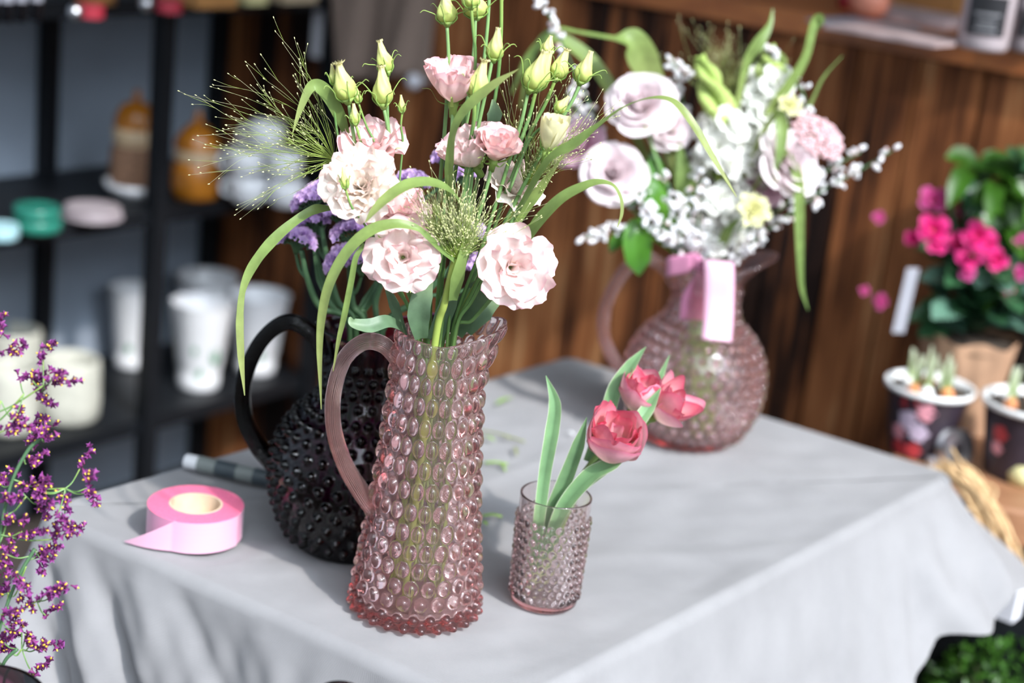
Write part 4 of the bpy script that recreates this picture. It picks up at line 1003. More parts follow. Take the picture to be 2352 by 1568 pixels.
blade(f3.root, [pw(1030, 470, -0.03), pw(1032, 390, -0.04), pw(1040, 310, -0.046), pw(1060, 262, -0.05), pw(1095, 225, -0.054), pw(1140, 190, -0.058), pw(1192, 158, -0.062)], [12, 26, 24, 26, 28, 20, 1], (-0.4, -0.8, 0.4), [0.2, 0, 0.3, 0.1, 0, 0, 0])

# ------------------------------------------------------------------ statice in the violet jug
YV = VJ[1]
def vw(x, y, dy=0.0): return ony(x, y, YV + dy)
VM = VJ + A3(-0.004, 0, 0.236)
def statice(label, heads, path, mdx, ang):
    p = [vw(*q) for q in path]; m = VM + A3(mdx, 0.0, 0); b = VJ + A3(0.03 * cos(ang), 0.03 * sin(ang), 0.014)
    s = Stem('statice', label, 'flower', p + [m, m * 0.5 + b * 0.5, b], [0.0028, 0.0030, 0.0036, 0.0026], 'dark_stem', 'lilac statice in the violet jug')
    for (hx, hy, dy, wpx, tilt, arch) in heads:
        c = vw(hx, hy, dy); k = mpp(c); rs = np.random.default_rng(int(hx * 7 + hy))
        ux = A3(cos(tilt), 0.1, sin(tilt)); uz = unit(A3(-sin(tilt), -0.35, cos(tilt))); W = wpx * k / 2
        mb = MB(); gb = MB(); nfl = int(14 + wpx * 0.28)
        for i in range(nfl):
            t = -1 + 2 * i / (nfl - 1); yy = rs.normal(0, 0.006)
            bp = c + ux * W * t * 0.7 + A3(0, 1, 0) * yy - uz * 0.006 + uz * arch * W * (-(t * t))
            d = unit(uz + ux * t * 0.8 + A3(0, yy * 50, 0) + rs.normal(0, 0.15, 3)); Lf = rs.uniform(0.009, 0.013)
            gb.tube([bp, bp + d * Lf * 0.5], [0.0011, 0.0016], 5)
            X, Y, Zz = frame(d, rs.uniform(0, 6)); a = np.arange(15) * 2 * pi / 15
            rows = [bp + d * Lf * 0.35 + (X * np.cos(a)[:, None] + Y * np.sin(a)[:, None]) * 0.0012]
            for rr, hh in ((0.0026, 0.75), (0.0050, 1.0)):
                wob = 1 + (0.20 * np.cos(5 * a) + 0.10 * np.cos(10 * a + 1)) * (rr > 0.003)
                rows.append(bp + d * (Lf * hh + 0.0010 * np.cos(5 * a + 2) * (rr > 0.003))[:, None] + (X * (np.cos(a) * wob)[:, None] + Y * (np.sin(a) * wob)[:, None]) * rr)
            mb.grid(np.array(rows), np.array([0.1, 0.5, 1.0])[:, None], True)
        hb = mb.build('floret_comb', 'statice', s.root)
        base = c - uz * 0.022 - uz * arch * W * 0.4
        for t in np.linspace(-1, 1, 7): gb.tube(catmull([base, base * 0.5 + (c + ux * W * t * 0.7) * 0.5 - uz * 0.002, c + ux * W * t * 0.7 - uz * 0.006 - uz * arch * W * t * t], 3), [0.0022, 0.0014, 0.001], 5)
        gb.build('bracts', 'dark_stem', hb)
        # branch to the nearest place lower on the stem
        kx = s.path; dd = np.linalg.norm(kx - base, axis=1) + (kx[:, 2] > base[2] - 0.02) * 10; j = int(np.argmin(dd))
        s.side([base, base * 0.6 + kx[j] * 0.4 - Z3 * 0.006, kx[j]], [0.0018, 0.0022, 0.0024], 'dark_stem', 'branch')
    return s
statice('lilac statice, upper left heads beside the seed plume', [(705, 450, 0.0, 70, 0.5, 0.3), (740, 425, 0.01, 60, 0.3, 0.3), (720, 500, 0.0, 55, 0.2, 0.3)], [(738, 520, 0.0), (752, 600, 0.0), (775, 690, 0.0)], -0.010, 2.0)
statice('lilac statice with one fan shaped head set apart at the left', [(686, 535, -0.01, 74, -0.1, 0.5)], [(692, 575, -0.01), (706, 640, -0.008), (735, 705, -0.004)], -0.016, 2.6)
statice('lilac statice crowded beside the lower cream blooms', [(782, 480, -0.005, 70, 0.1, 0.3), (798, 522, -0.01, 70, 0.4, 0.3), (772, 585, -0.015, 64, 0.9, 0.3), (822, 590, -0.01, 60, 0.2, 0.3)], [(800, 600, 0.0), (806, 660, 0.0), (812, 705, 0.0)], 0.0, 1.0)
statice('lilac statice showing between cream bloom and centre stems', [(945, 408, 0.01, 70, 0.0, 0.4), (905, 440, 0.0, 50, 0.2, 0.3), (1022, 355, 0.02, 40, 0.3, 0.3)], [(930, 480, 0.01), (905, 580, 0.008), (865, 680, 0.004)], 0.012, 0.2)
statice('lilac statice glimpsed behind the lime brush', [(1080, 530, 0.01, 60, 0.1, 0.3), (1098, 600, 0.0, 46, 0.3, 0.3), (1062, 395, 0.02, 44, 0.3, 0.3)], [(1040, 610, 0.01), (960, 690, 0.008)], 0.018, 5.5)
for lab, pts, w in (('broad dark stalk of statice leaf left of the violet jug mouth', [vw(722, 560, 0.01), vw(738, 640, 0.006), vw(770, 710, 0.0)], 0.010), ('dark narrow leaf above the violet jug', [vw(870, 640, 0.02), vw(845, 690, 0.01), vw(820, 730, 0.0)], 0.012)):
    s = Stem('statice', lab, 'leaf stalk', pts + [VM + A3(0, 0.004, 0), VJ + A3(0.01, 0.0, 0.02)], [0.002, 0.003, 0.003], 'dark_stem')
    leaf(s.root, [p + A3(0, -0.002, 0) for p in pts[::-1]], [w * 0.6, w, w * 0.3], 'dark_stem')
# ------------------------------------------------------------------ tulips in the tumbler
YT = PT[1]
def tw(x, y, dy=0.0): return ony(x, y, YT + dy)
TULIP = [(3, 1.22, 1.30, 80, -14, 0.50, 0.03, 1.2, 0.26, 0.012), (3, 1.30, 1.20, 70, -18, 0.5, 0.04, 1.3, 0.26, 0.015), (4, 1.22, 0.90, 54, -10, 0.5, 0.08, 1.5, 0.22, 0.025), (4, 1.05, 0.75, 40, -6, 0.5, 0.10, 1.6, 0.2, 0.03), (3, 0.8, 0.5, 20, -4, 0.6, 0.06, 1.3, 0.22, 0.02)]
TULIP_OPEN = [(3, 1.45, 1.05, 64, 10, 0.5, 0.02, 1.0, 0.32, 0.006), (3, 1.45, 1.0, 58, 0, 0.55, 0.02, 1.0, 0.3, 0.006), (4, 1.25, 0.8, 46, -6, 0.6, 0.04, 1.2, 0.25, 0.01), (3, 1.05, 0.6, 28, -6, 0.6, 0.05, 1.3, 0.22, 0.015)]
def tulip(label, head, path, foot, axis, R, layers, mats, seed):
    b = PT + A3(foot[0], foot[1], 0.012)
    s = Stem('tulip', label, 'flower', [head] + [tw(*p) for p in path] + [b], [0.0034, 0.0036, 0.0036, 0.0034, 0.0032], 'tulip_stem', 'tulips in the tumbler', 10)
    bloom(s.root, head, axis, R, layers, mats, seed, calyx=False, stem_len=0.012)
    return s
M['tulip_stem'] = foliage('pale tulip stem', [(0, (0.58, 0.62, 0.38)), (0.4, (0.34, 0.48, 0.16)), (1, (0.24, 0.40, 0.12))], 0.35, 0.2, 0.1, 60)
t1 = tulip('double red pink tulip nearest the camera in the tumbler', tw(1392, 1046, 0.012), [(1340, 1100, 0.008), (1285, 1190, 0.006), (1250, 1270, 0.004)], (-0.018, -0.006), (0.16, -0.50, 0.85), 0.0500, TULIP, ['tulip_pale', 'tulip_pale', 'tulip', 'tulip', 'tulip_pale'], 61)
t2 = tulip('closed pale pink tulip behind the nearest tulip', tw(1452, 945, 0.055), [(1400, 1010, 0.045), (1320, 1120, 0.028), (1268, 1230, 0.012)], (-0.010, 0.010), (0.22, -0.22, 0.95), 0.038, TULIP, ['tulip_pale', 'tulip_pale', 'tulip', 'tulip', 'tulip'], 62)
t3 = tulip('open tulip with a petal sticking out to the right', tw(1498, 958, 0.060), [(1430, 1020, 0.048), (1330, 1130, 0.030), (1275, 1240, 0.014)], (-0.004, 0.014), (0.62, -0.36, 0.70), 0.038, TULIP_OPEN, ['tulip_pale', 'tulip', 'tulip', 'tulip_pale'], 63)
def tl(root, pts, wpx, face, twist=None, fold=0.3):
    k = mpp(pts[len(pts) // 2]); return leaf(root, pts, [w * k * 0.84 for w in wpx], 'tulip_leaf', face, fold, twist, 'edge', nu=13)
tl(t1.root, [tw(1226, 1300, -0.008), tw(1238, 1190, -0.012), tw(1252, 1080, -0.010), tw(1268, 990, -0.006), tw(1274, 925, -0.003), tw(1254, 862, 0.0)], [26, 34, 36, 40, 34, 2], (0.25, -0.9, 0.3), [0, 0, 0.2, 0.3, 0.1], 0.5)
tl(t1.root, [tw(1232, 1290, 0.004), tw(1262, 1190, 0.000), tw(1300, 1100, -0.006), tw(1330, 1020, -0.012), tw(1348, 958, -0.014)], [26, 40, 44, 36, 2], (-0.3, -0.9, 0.3), None, 0.5)
tl(t2.root, [tw(1250, 1270, -0.004), tw(1290, 1170, -0.010), tw(1352, 1095, -0.014), tw(1410, 1062, -0.016), tw(1460, 1012, -0.014)], [24, 40, 46, 38, 2], (0.2, -0.8, 0.6), [0, 0.1, 0.2, 0.1], 0.6)
tl(t3.root, [tw(1262, 1240, 0.006), tw(1320, 1130, 0.004), tw(1400, 1060, 0.004), tw(1450, 990, 0.016), tw(1490, 935, 0.030), tw(1518, 890, 0.034)], [24, 40, 44, 44, 36, 2], (0.1, -0.9, 0.4), [0, 0.2, 0.3, 0.2, 0.0], 0.4)
tl(t2.root, [tw(1350, 1060, 0.040), tw(1392, 960, 0.046), tw(1415, 890, 0.052), tw(1450, 838, 0.058), tw(1484, 796, 0.062)], [26, 44, 42, 34, 2], (-0.3, -0.85, 0.4), None, 0.4)
tl(t2.root, [tw(1488, 930, 0.075), tw(1510, 880, 0.08), tw(1538, 815, 0.085)], [16, 26, 2], (0.3, -0.85, 0.4))

# ------------------------------------------------------------------ bouquet in the round pink jug
YJ = PJ[1]
def jw(x, y, dy=0.0): return ony(x, y, YJ + dy)
JM = PJ + A3(0.0, 0, 0.238)
GJ = 'flowers in the round pink jug'
def jstem(name, label, cat, path, mx, ang, rad=(0.0022, 0.0024, 0.0024), mat='stem', my=0.0):
    m = JM + A3(mx, my, 0); b = PJ + A3(0.035 * cos(ang), 0.035 * sin(ang), 0.014)
    nk = PJ + A3(mx * 0.6, my * 0.6, 0.19)
    return Stem(name, label, cat, [jw(*p) for p in path] + [m, nk, b], list(rad), mat, GJ)
for lab, c, ax, R, lay, mat, sd, path, mx in (
    ('ruffled white pink rose, highest in the round jug', (1472, 262, -0.02), (-0.1, -0.72, 0.66), 0.049, ROSE, 'rose', 71, [(1478, 270, -0.015), (1520, 400, -0.01), (1580, 520, 0)], -0.014),
    ('white pink rose bloom hanging just under the highest rose', (1520, 300, 0.02), (0.3, -0.7, 0.5), 0.040, ROSE, 'rose', 72, [(1520, 310, 0.02), (1560, 430, 0.01), (1590, 530, 0)], -0.006),
    ('pale pink spiral rose facing the camera at the left of the round jug', (1408, 405, -0.045), (-0.06, -0.93, 0.36), 0.045, ROSE, 'rose', 73, [(1420, 410, -0.035), (1500, 490, -0.02), (1570, 560, -0.008)], -0.020),
    ('mauve pink rose half hidden behind the spiral rose', (1345, 350, 0.0), (-0.6, -0.5, 0.6), 0.042, ROSE, 'rose_mauve', 74, [(1355, 360, 0.0), (1440, 470, 0.0), (1560, 560, 0)], -0.024),
    ('pale pink rose at the right side of the round jug bouquet', (1788, 385, -0.02), (0.5, -0.72, 0.48), 0.048, ROSE, 'rose', 75, [(1780, 395, -0.015), (1720, 480, -0.008), (1650, 560, 0)], 0.020),
    ('pink rose peeping out under the right hand rose', (1745, 420, 0.01), (0.2, -0.7, 0.2), 0.034, ROSE, 'rose_mauve', 76, [(1740, 425, 0.01), (1690, 500, 0.0), (1640, 570, 0)], 0.014),
    ('frilled pale yellow carnation low in the round jug', (1722, 488, -0.05), (0.25, -0.8, 0.5), 0.027, CARN, 'yellow_carn', 77, [(1722, 495, -0.045), (1680, 550, -0.02), (1640, 580, -0.005)], 0.018),
    ('small pale yellow carnation near the right grass blades', (1806, 250, 0.0), (0.3, -0.6, 0.7), 0.020, CARN, 'yellow_carn', 78, [(1800, 262, 0.0), (1740, 400, 0.0), (1650, 560, 0)], 0.016)):
    nm = 'carnation' if 'carnation' in lab else 'rose'
    s = jstem(nm, lab, 'flower', path, mx, sd)
    bloom(s.root, jw(*c), ax, R, lay, mat, sd, calyx=True)
# white stocks : spikes of florets with green buds at the tip
STK = [(5, 1.0, 1.0, 40, 96, 0.15, 0.09, 1.4, 0.15, 0.0), (4, 0.8, 0.8, 24, 60, 0.3, 0.12, 1.4, 0.15, 0.0), (3, 0.55, 0.5, 10, 30, 0.4, 0.1, 1.4, 0.15, 0.0)]
for lab, pts, mx, tipn in (('tall white stock with a light green budded tip', [(1612, 140, 0.0), (1640, 220, 0.0), (1655, 330, -0.01), (1650, 430, -0.01), (1640, 530, 0.0)], 0.004, 0.42),
                           ('white stock spike with green buds, right of the tall stock', [(1770, 115, 0.03), (1772, 180, 0.03), (1745, 270, 0.02), (1715, 370, 0.012), (1670, 530, 0.0)], 0.010, 0.30)):
    s = jstem('stock_flower', lab, 'flower', pts, mx, 1.0 + mx * 30, (0.0022, 0.0036, 0.0034, 0.003), 'lime_stem')
    P_ = s.path; top = int(len(P_) * 0.62); rs = np.random.default_rng(int(pts[0][0]))
    up = MB(); tg = np.gradient(P_, axis=0); ncl = 0
    for i in range(0, top):
        f = i / top
        t_ = -unit(tg[i])
        for q in range(3):
            a = i * 2.4 + q * 2.1; X, Y, _ = frame(t_); d = unit(X * cos(a) + Y * sin(a) + t_ * (0.9 - 0.5 * f))
            if f < tipn:
                Lb = 0.010 + 0.016 * f / tipn; pb = P_[i] + d * (0.004 + 0.014 * f / tipn)
                up.ell(pb, Lb * 0.36, Lb * 0.62, d, 8, 6, 0, np.linspace(0, 0.3 + 0.7 * f / tipn, 6))
    up.build('bud_tip', 'green_bud', s.root)
    for i in range(int(top * tipn), top, 3):
        for q in range(2 if i % 2 else 3):
            a = i * 1.7 + q * 2.2; t_ = -unit(tg[i]); X, Y, _ = frame(t_)
            d = unit(X * cos(a) + Y * sin(a) + t_ * 0.35 + A3(0, -0.25, 0.1))
            bloom(s.root, P_[i] + d * 0.014, d, rs.uniform(0.023, 0.032), STK, 'white_petal', int(rs.integers(1e6)), False, False, 0.012)
# pink rice flower head
s = jstem('rice_flower', 'pink rice flower dome at the far right of the round jug', 'flower', [(1878, 340, 0.0), (1820, 420, 0.0), (1700, 540, 0.0)], 0.024, 0.3)
c0 = jw(1878, 318, 0.0); mb = MB(); rs = np.random.default_rng(9); axd = unit(A3(0.55, -0.45, 0.75)); X, Y, Zz = frame(axd); br = MB()
for i in range(420):
    u, v = rs.uniform(0, 1), rs.uniform(0, 2 * pi); rr = sqrt(u)
    p = c0 + (X * cos(v) * 0.045 + Y * sin(v) * 0.033) * rr + Zz * 0.016 * (1 - rr * rr) + rs.normal(0, 0.0016, 3)
    mb.ell(p, 0.0021, 0.0027, axd + rs.normal(0, 0.3, 3), 6, 5)
    if i % 14 == 0: br.tube([c0 - axd * 0.03, p], [0.0007, 0.0005], 4)
hd = mb.build('flower_dome', 'rice', s.root); br.build('stalklets', 'twig', hd)
# white broom sprigs
def broom(label, pts, mx, n, seed, spread=0.010, my=0.0):
    s = jstem('broom_sprig', label, 'sprig', pts, mx, seed, (0.0006, 0.0010, 0.0014, 0.0014), 'dark_stem', my)
    rs = np.random.default_rng(seed); mb = MB(); tw_ = MB(); top = int(len(s.path) * len(pts) / (len(pts) + 2.5)); tg = np.gradient(s.path, axis=0)
    for i in range(n):
        f = rs.uniform(0, 1) ** 0.9; j = int(f * (top - 1)); p = s.path[j]; d = unit(rs.normal(0, 1, 3) - unit(tg[j]) * 0.4)
        q = p + d * rs.uniform(0.4, 1.0) * spread; R = rs.uniform(0.0022, 0.0038)
        mb.ell(q, R, R * 1.75, d + rs.normal(0, 0.4, 3), 8, 6, 0, np.linspace(0, 1, 6))
        tw_.tube([p, q], [0.0005, 0.0004], 4)
    b = mb.build('blossoms', 'genista', s.root); tw_.build('stalklets', 'twig', b)
broom('white broom sprig pointing left over the jug handle', [(1330, 552, -0.05), (1390, 532, -0.045), (1460, 520, -0.04), (1530, 545, -0.02)], -0.024, 44, 81)
broom('thick white broom sprig in front of the round jug mouth', [(1470, 470, -0.06), (1500, 500, -0.06), (1540, 540, -0.05), (1575, 575, -0.03)], -0.016, 60, 82, 0.016, -0.01)
broom('white broom sprig in the middle of the round jug bouquet', [(1535, 420, -0.05), (1550, 480, -0.05), (1570, 530, -0.04), (1590, 575, -0.02)], -0.008, 60, 83, 0.017, -0.01)
broom('white broom sprig beside the green stock stalk', [(1610, 410, -0.04), (1606, 470, -0.04), (1604, 530, -0.03), (1606, 580, -0.015)], 0.0, 56, 84, 0.015, -0.01)
broom('long white broom sprig reaching out to the far right', [(2050, 345, 0.02), (1985, 385, 0.02), (1900, 430, 0.015), (1830, 480, 0.01), (1740, 545, 0.0)], 0.026, 52, 85, 0.012)
broom('upper right white broom sprig under the rice flower', [(1975, 350, 0.04), (1910, 385, 0.04), (1860, 420, 0.035), (1780, 490, 0.02), (1690, 560, 0.01)], 0.022, 40, 86, 0.012)
broom('white broom sprig arching up past the top edge', [(1238, 5, -0.01), (1262, 38, -0.01), (1282, 80, -0.01), (1305, 130, -0.01), (1400, 330, -0.005), (1540, 540, 0)], -0.018, 46, 87, 0.008)
broom('white broom sprig standing right behind the highest rose', [(1545, 140, 0.03), (1562, 190, 0.03), (1570, 250, 0.03), (1585, 420, 0.02), (1595, 540, 0.01)], -0.002, 70, 88, 0.017)
broom('white broom sprig with small florets between highest rose and spiral rose', [(1300, 215, 0.03), (1340, 280, 0.025), (1410, 400, 0.015), (1540, 540, 0.0)], -0.022, 70, 89, 0.016)
broom('short white broom sprig drooping right of the ribbon', [(1755, 540, -0.03), (1720, 560, -0.03), (1690, 585, -0.02)], 0.022, 26, 90, 0.012)
broom('white broom sprig poking above the right hand stock', [(1765, 105, 0.02), (1775, 140, 0.02), (1850, 240, 0.02), (1760, 420, 0.01), (1670, 560, 0.0)], 0.012, 40, 91, 0.012)
# leaves and blades
def jleaf(label, pts, wpx, mat, face, mx, twist=None, fold=0.2, name='leaf_branch', cat='leaf'):
    P_ = [jw(*p) for p in pts]; k = mpp(P_[0])
    s = jstem(name, label, cat, pts[-1:], mx, mx * 50, (0.0012, 0.0014), 'stem')
    leaf(s.root, P_[::-1] if False else P_, [w * k for w in wpx], mat, face, fold, twist, name='leaf' if name == 'leaf_branch' else 'blade', nu=9)
jleaf('big round glossy leaf hanging beside the jug handle top', [(1468, 632, -0.05), (1466, 600, -0.056), (1464, 560, -0.056), (1468, 525, -0.05), (1510, 530, -0.03), (1560, 580, -0.01)], [4, 56, 68, 56, 8, 6], 'gloss_leaf', (0.0, -0.95, 0.3), -0.02)
jleaf('small glossy leaf left of the big round leaf', [(1402, 580, -0.04), (1412, 560, -0.045), (1430, 538, -0.045), (1470, 530, -0.03), (1555, 585, -0.01)], [4, 30, 34, 8, 6], 'gloss_leaf', (0.1, -0.95, 0.3), -0.022)
jleaf('dark glossy leaf between spiral rose and broom', [(1440, 470, -0.02), (1480, 440, -0.025), (1520, 470, -0.02), (1580, 580, -0.005)], [6, 60, 50, 6], 'gloss_leaf', (0.0, -0.8, 0.6), -0.014)
jleaf('upright glossy leaf right of the spiral rose', [(1500, 330, 0.0), (1505, 390, -0.01), (1515, 440, -0.01), (1580, 575, 0.0)], [6, 46, 40, 8], 'gloss_leaf', (0.2, -0.9, 0.3), -0.010)
jleaf('broad mid green leaf under the white stock', [(1560, 330, -0.01), (1575, 420, -0.02), (1590, 500, -0.015), (1600, 580, 0.0)], [8, 50, 46, 10], 'blade', (-0.2, -0.9, 0.3), -0.004)
jleaf('broad pale green leaf low in front of the jug mouth', [(1700, 500, -0.045), (1672, 530, -0.04), (1655, 570, -0.03), (1640, 592, -0.018)], [6, 24, 26, 14], 'blade', (-0.3, -0.9, 0.2), 0.014)
GB = 'grass blade in the round jug'
def jblade(label, pts, wpx, face, mx, twist=None):
    jleaf(label, pts, wpx, 'blade', face, mx, twist, 0.2, 'grass_blade', 'grass blade')
jblade('wide grass blade bent sharply at the top left of the round jug', [(1195, 250, 0.02), (1212, 170, 0.01), (1240, 95, 0.0), (1275, 66, -0.005), (1330, 74, -0.005), (1410, 88, -0.004), (1450, 92, 0.0), (1475, 130, 0.004), (1500, 200, 0.008), (1560, 420, 0.0), (1585, 560, 0.0)], [4, 14, 18, 16, 16, 18, 60, 70, 60, 24, 12], (-0.1, -0.9, 0.3), -0.012, [0, 0.2, 0.5, 0.8, 0.9, 0.8, 0.2, 0, 0, 0, 0])
jblade('grass blade arching low behind the yellow lisianthus buds', [(1175, 215, 0.06), (1215, 130, 0.06), (1270, 85, 0.055), (1330, 115, 0.05), (1385, 175, 0.04), (1450, 290, 0.03), (1560, 530, 0.0)], [4, 18, 24, 34, 36, 28, 10], (0.2, -0.8, 0.5), -0.018)
jblade('upright grass blade with a curled tip above the stocks', [(1775, 20, 0.02), (1768, 58, 0.01), (1742, 100, 0.0), (1715, 145, 0.0), (1690, 260, 0.0), (1640, 540, 0.0)], [3, 14, 32, 22, 14, 10], (0.4, -0.85, 0.3), 0.006)
jblade('tall grass blade looping over at the upper right', [(1848, 125, 0.02), (1866, 75, 0.014), (1880, 46, 0.008), (1868, 56, 0.0), (1850, 130, -0.004), (1812, 195, -0.006), (1770, 255, -0.004), (1700, 420, 0.0), (1640, 560, 0.0)], [4, 16, 28, 30, 24, 26, 22, 14, 10], (0.4, -0.85, 0.3), 0.014, [0.8, 0.8, 0.3, 0, 0, 0])
jblade('long grass blade hanging down right of the round jug', [(1856, 712, -0.05), (1842, 660, -0.055), (1838, 590, -0.06), (1836, 500, -0.06), (1834, 420, -0.058), (1818, 368, -0.05), (1790, 350, -0.04), (1740, 420, -0.02), (1660, 560, -0.004)], [2, 12, 18, 24, 24, 18, 12, 12, 10], (0.1, -0.95, 0.3), 0.02, [0, 0, 0, 0, 0.1, 0.5, 0.8, 0.3, 0])
jblade('short grass blade crossing the right hand rose', [(1775, 412, -0.06), (1792, 350, -0.058), (1796, 290, -0.05), (1785, 262, -0.04), (1740, 330, -0.02), (1655, 560, 0.0)], [3, 22, 30, 20, 16, 10], (0.1, -0.95, 0.3), 0.016, [0, 0, 0.2, 0.8, 0.4, 0])
jblade('thin dry grass blade slanting right above the rice flower', [(1935, 128, 0.03), (1890, 180, 0.03), (1850, 260, 0.025), (1740, 430, 0.01), (1660, 560, 0.0)], [2, 6, 8, 8, 8], (0.1, -0.95, 0.3), 0.018)
f4 = jstem('fountain_grass', 'fountain grass haze standing behind the stocks', 'grass', [(1680, 250, 0.05), (1668, 340, 0.04), (1640, 540, 0.01)], 0.004, 2.0, (0.0016, 0.002, 0.002), 'lime_stem')
plume(f4.root, jw(1680, 250, 0.05), [jw(x, y, 0.05) for x, y in ((1560, 30), (1600, 70), (1640, 60), (1680, 80), (1720, 110), (1530, 140), (1700, 60), (1790, 130), (1620, 130))], 60, 12, 0.02, 0.00025)

# satin ribbon laid over the lip of the round jug
sr = thing('satin_ribbon', 'pink satin ribbon folded over the lip of the round jug', 'ribbon', jw(1650, 640, -0.06))
def strip(name, pts, wid, side, mat):
    P_ = catmull(pts, 8); mb = MB(); side = unit(side); t = np.gradient(P_, axis=0); rows = []
    for i in range(len(P_)):
        n = unit(np.cross(side, t[i])); rows.append([P_[i] + side * wid * u / 2 for u in np.linspace(-1, 1, 5)])
    mb.grid(np.array(rows)); o = mb.build(name, mat, sr)
    so = o.modifiers.new('thickness', 'SOLIDIFY'); so.thickness = 0.0004
    return o
yo = PJ[1]
def rb(x, y, yw): return ony(x, y, yw)
rim_y = yo - 0.058
strip('outer_tail', [rb(1640, 604, yo - 0.040), rb(1650, 598, yo - 0.055), rb(1652, 606, yo - 0.068), rb(1653, 640, yo - 0.074), rb(1652, 690, yo - 0.078), rb(1650, 740, yo - 0.086), rb(1646, 782, yo - 0.097)], 0.037, A3(1, 0.1, -0.02), 'satin_pale')
strip('inner_tail', [rb(1632, 606, yo - 0.036), rb(1620, 640, yo - 0.032), rb(1598, 680, yo - 0.031), rb(1592, 735, yo - 0.032)], 0.036, A3(1, 0.3, 0.1), 'satin')
strip('fold', [rb(1600, 620, yo - 0.038), rb(1575, 590, yo - 0.040), rb(1562, 590, yo - 0.043), rb(1560, 630, yo - 0.034)], 0.034, A3(0.9, -0.3, 0.35), 'satin')

# ------------------------------------------------------------------ limonium sprays at the left, in a dark plum vase
def lw(x, y, d=1.46): return CAM + ray(x, y) * d
LV = lw(-60, 1600, 1.36); LVz = LV[2]
def floor_vase(label, p, R):
    zt = p[2]; r = thing('floor_vase', label, 'vase', (p[0], p[1], 0.0))
    o = A3(p[0], p[1], 0); prof = [(0.0001, 0.0), (R * 0.85, 0.0), (R * 1.0, 0.02), (R * 1.25, 0.2), (R * 1.15, 0.42), (R * 0.8, zt - 0.1), (R * 0.85, zt - 0.03), (R, zt - 0.004), (R, zt), (R - 0.004, zt), (R * 0.85 - 0.006, zt - 0.03), (R * 0.8 - 0.006, zt - 0.1), (R * 1.1 - 0.006, 0.4), (R * 1.15, 0.2), (R * 0.9, 0.03), (0.0001, 0.03)]
    mb = MB(); mb.lathe(prof, o, 64, cap=False); mb.build('body', 'vase_glass', r)
    return r
floor_vase('dark plum glass vase rim at the lower left corner, holding limonium', LV, 0.056)
floor_vase('dark glass vase rim just showing at the bottom edge', CAM + ray(783, 1588) * 1.36, 0.018)
LIM = {
 'limonium spray reaching highest at the far left': ([(-40, 1500), (-45, 1200), (-50, 900), (-30, 790)], [(6, 747, 80), (28, 800, 20), (110, 808, 60), (66, 869, -10), (94, 866, 20), (146, 867, -20), (125, 879, 30), (105, 916, -60), (41, 946, 70), (50, 972, -20), (33, 984, 10)], [(100, 885), (55, 905), (2, 920)]),
 'limonium spray in the middle of the left edge': ([(-30, 1540), (-10, 1300), (20, 1130), (60, 1040), (95, 1005)], [(91, 977, 70), (116, 990, 60), (78, 1010, 80), (78, 1054, 30), (14, 1097, 30), (22, 1145, 10), (70, 1111, 0), (102, 1110, 70), (105, 1142, -50), (194, 1058, 60), (208, 1110, 80), (213, 1137, -50), (150, 1151, -70), (105, 1175, -60), (33, 1193, 0), (72, 1220, 0), (147, 1200, -40), (132, 1220, 60), (169, 1217, 20)], [(150, 1122), (60, 1140), (20, 1180)]),
 'limonium spray low over the cloth edge at the left': ([(-20, 1560), (0, 1440), (40, 1330), (80, 1260)], [(22, 1253, 60), (94, 1286, -80), (115, 1267, 50), (14, 1297, 70), (50, 1336, -50), (6, 1353, 20), (119, 1361, 20), (144, 1350, 30), (122, 1400, 40), (22, 1403, 20), (33, 1425, 80), (55, 1370, -50)], [(60, 1300), (85, 1380), (20, 1360)]),
 'limonium spray nearest the lower left vase rim': ([(-10, 1585), (10, 1520), (40, 1490)], [(61, 1447, -60), (75, 1469, -40), (89, 1483, 0), (22, 1464, 10), (94, 1536, 40), (55, 1551, 0), (110, 1484, 10), (10, 1490, 30)], [(50, 1490)])}
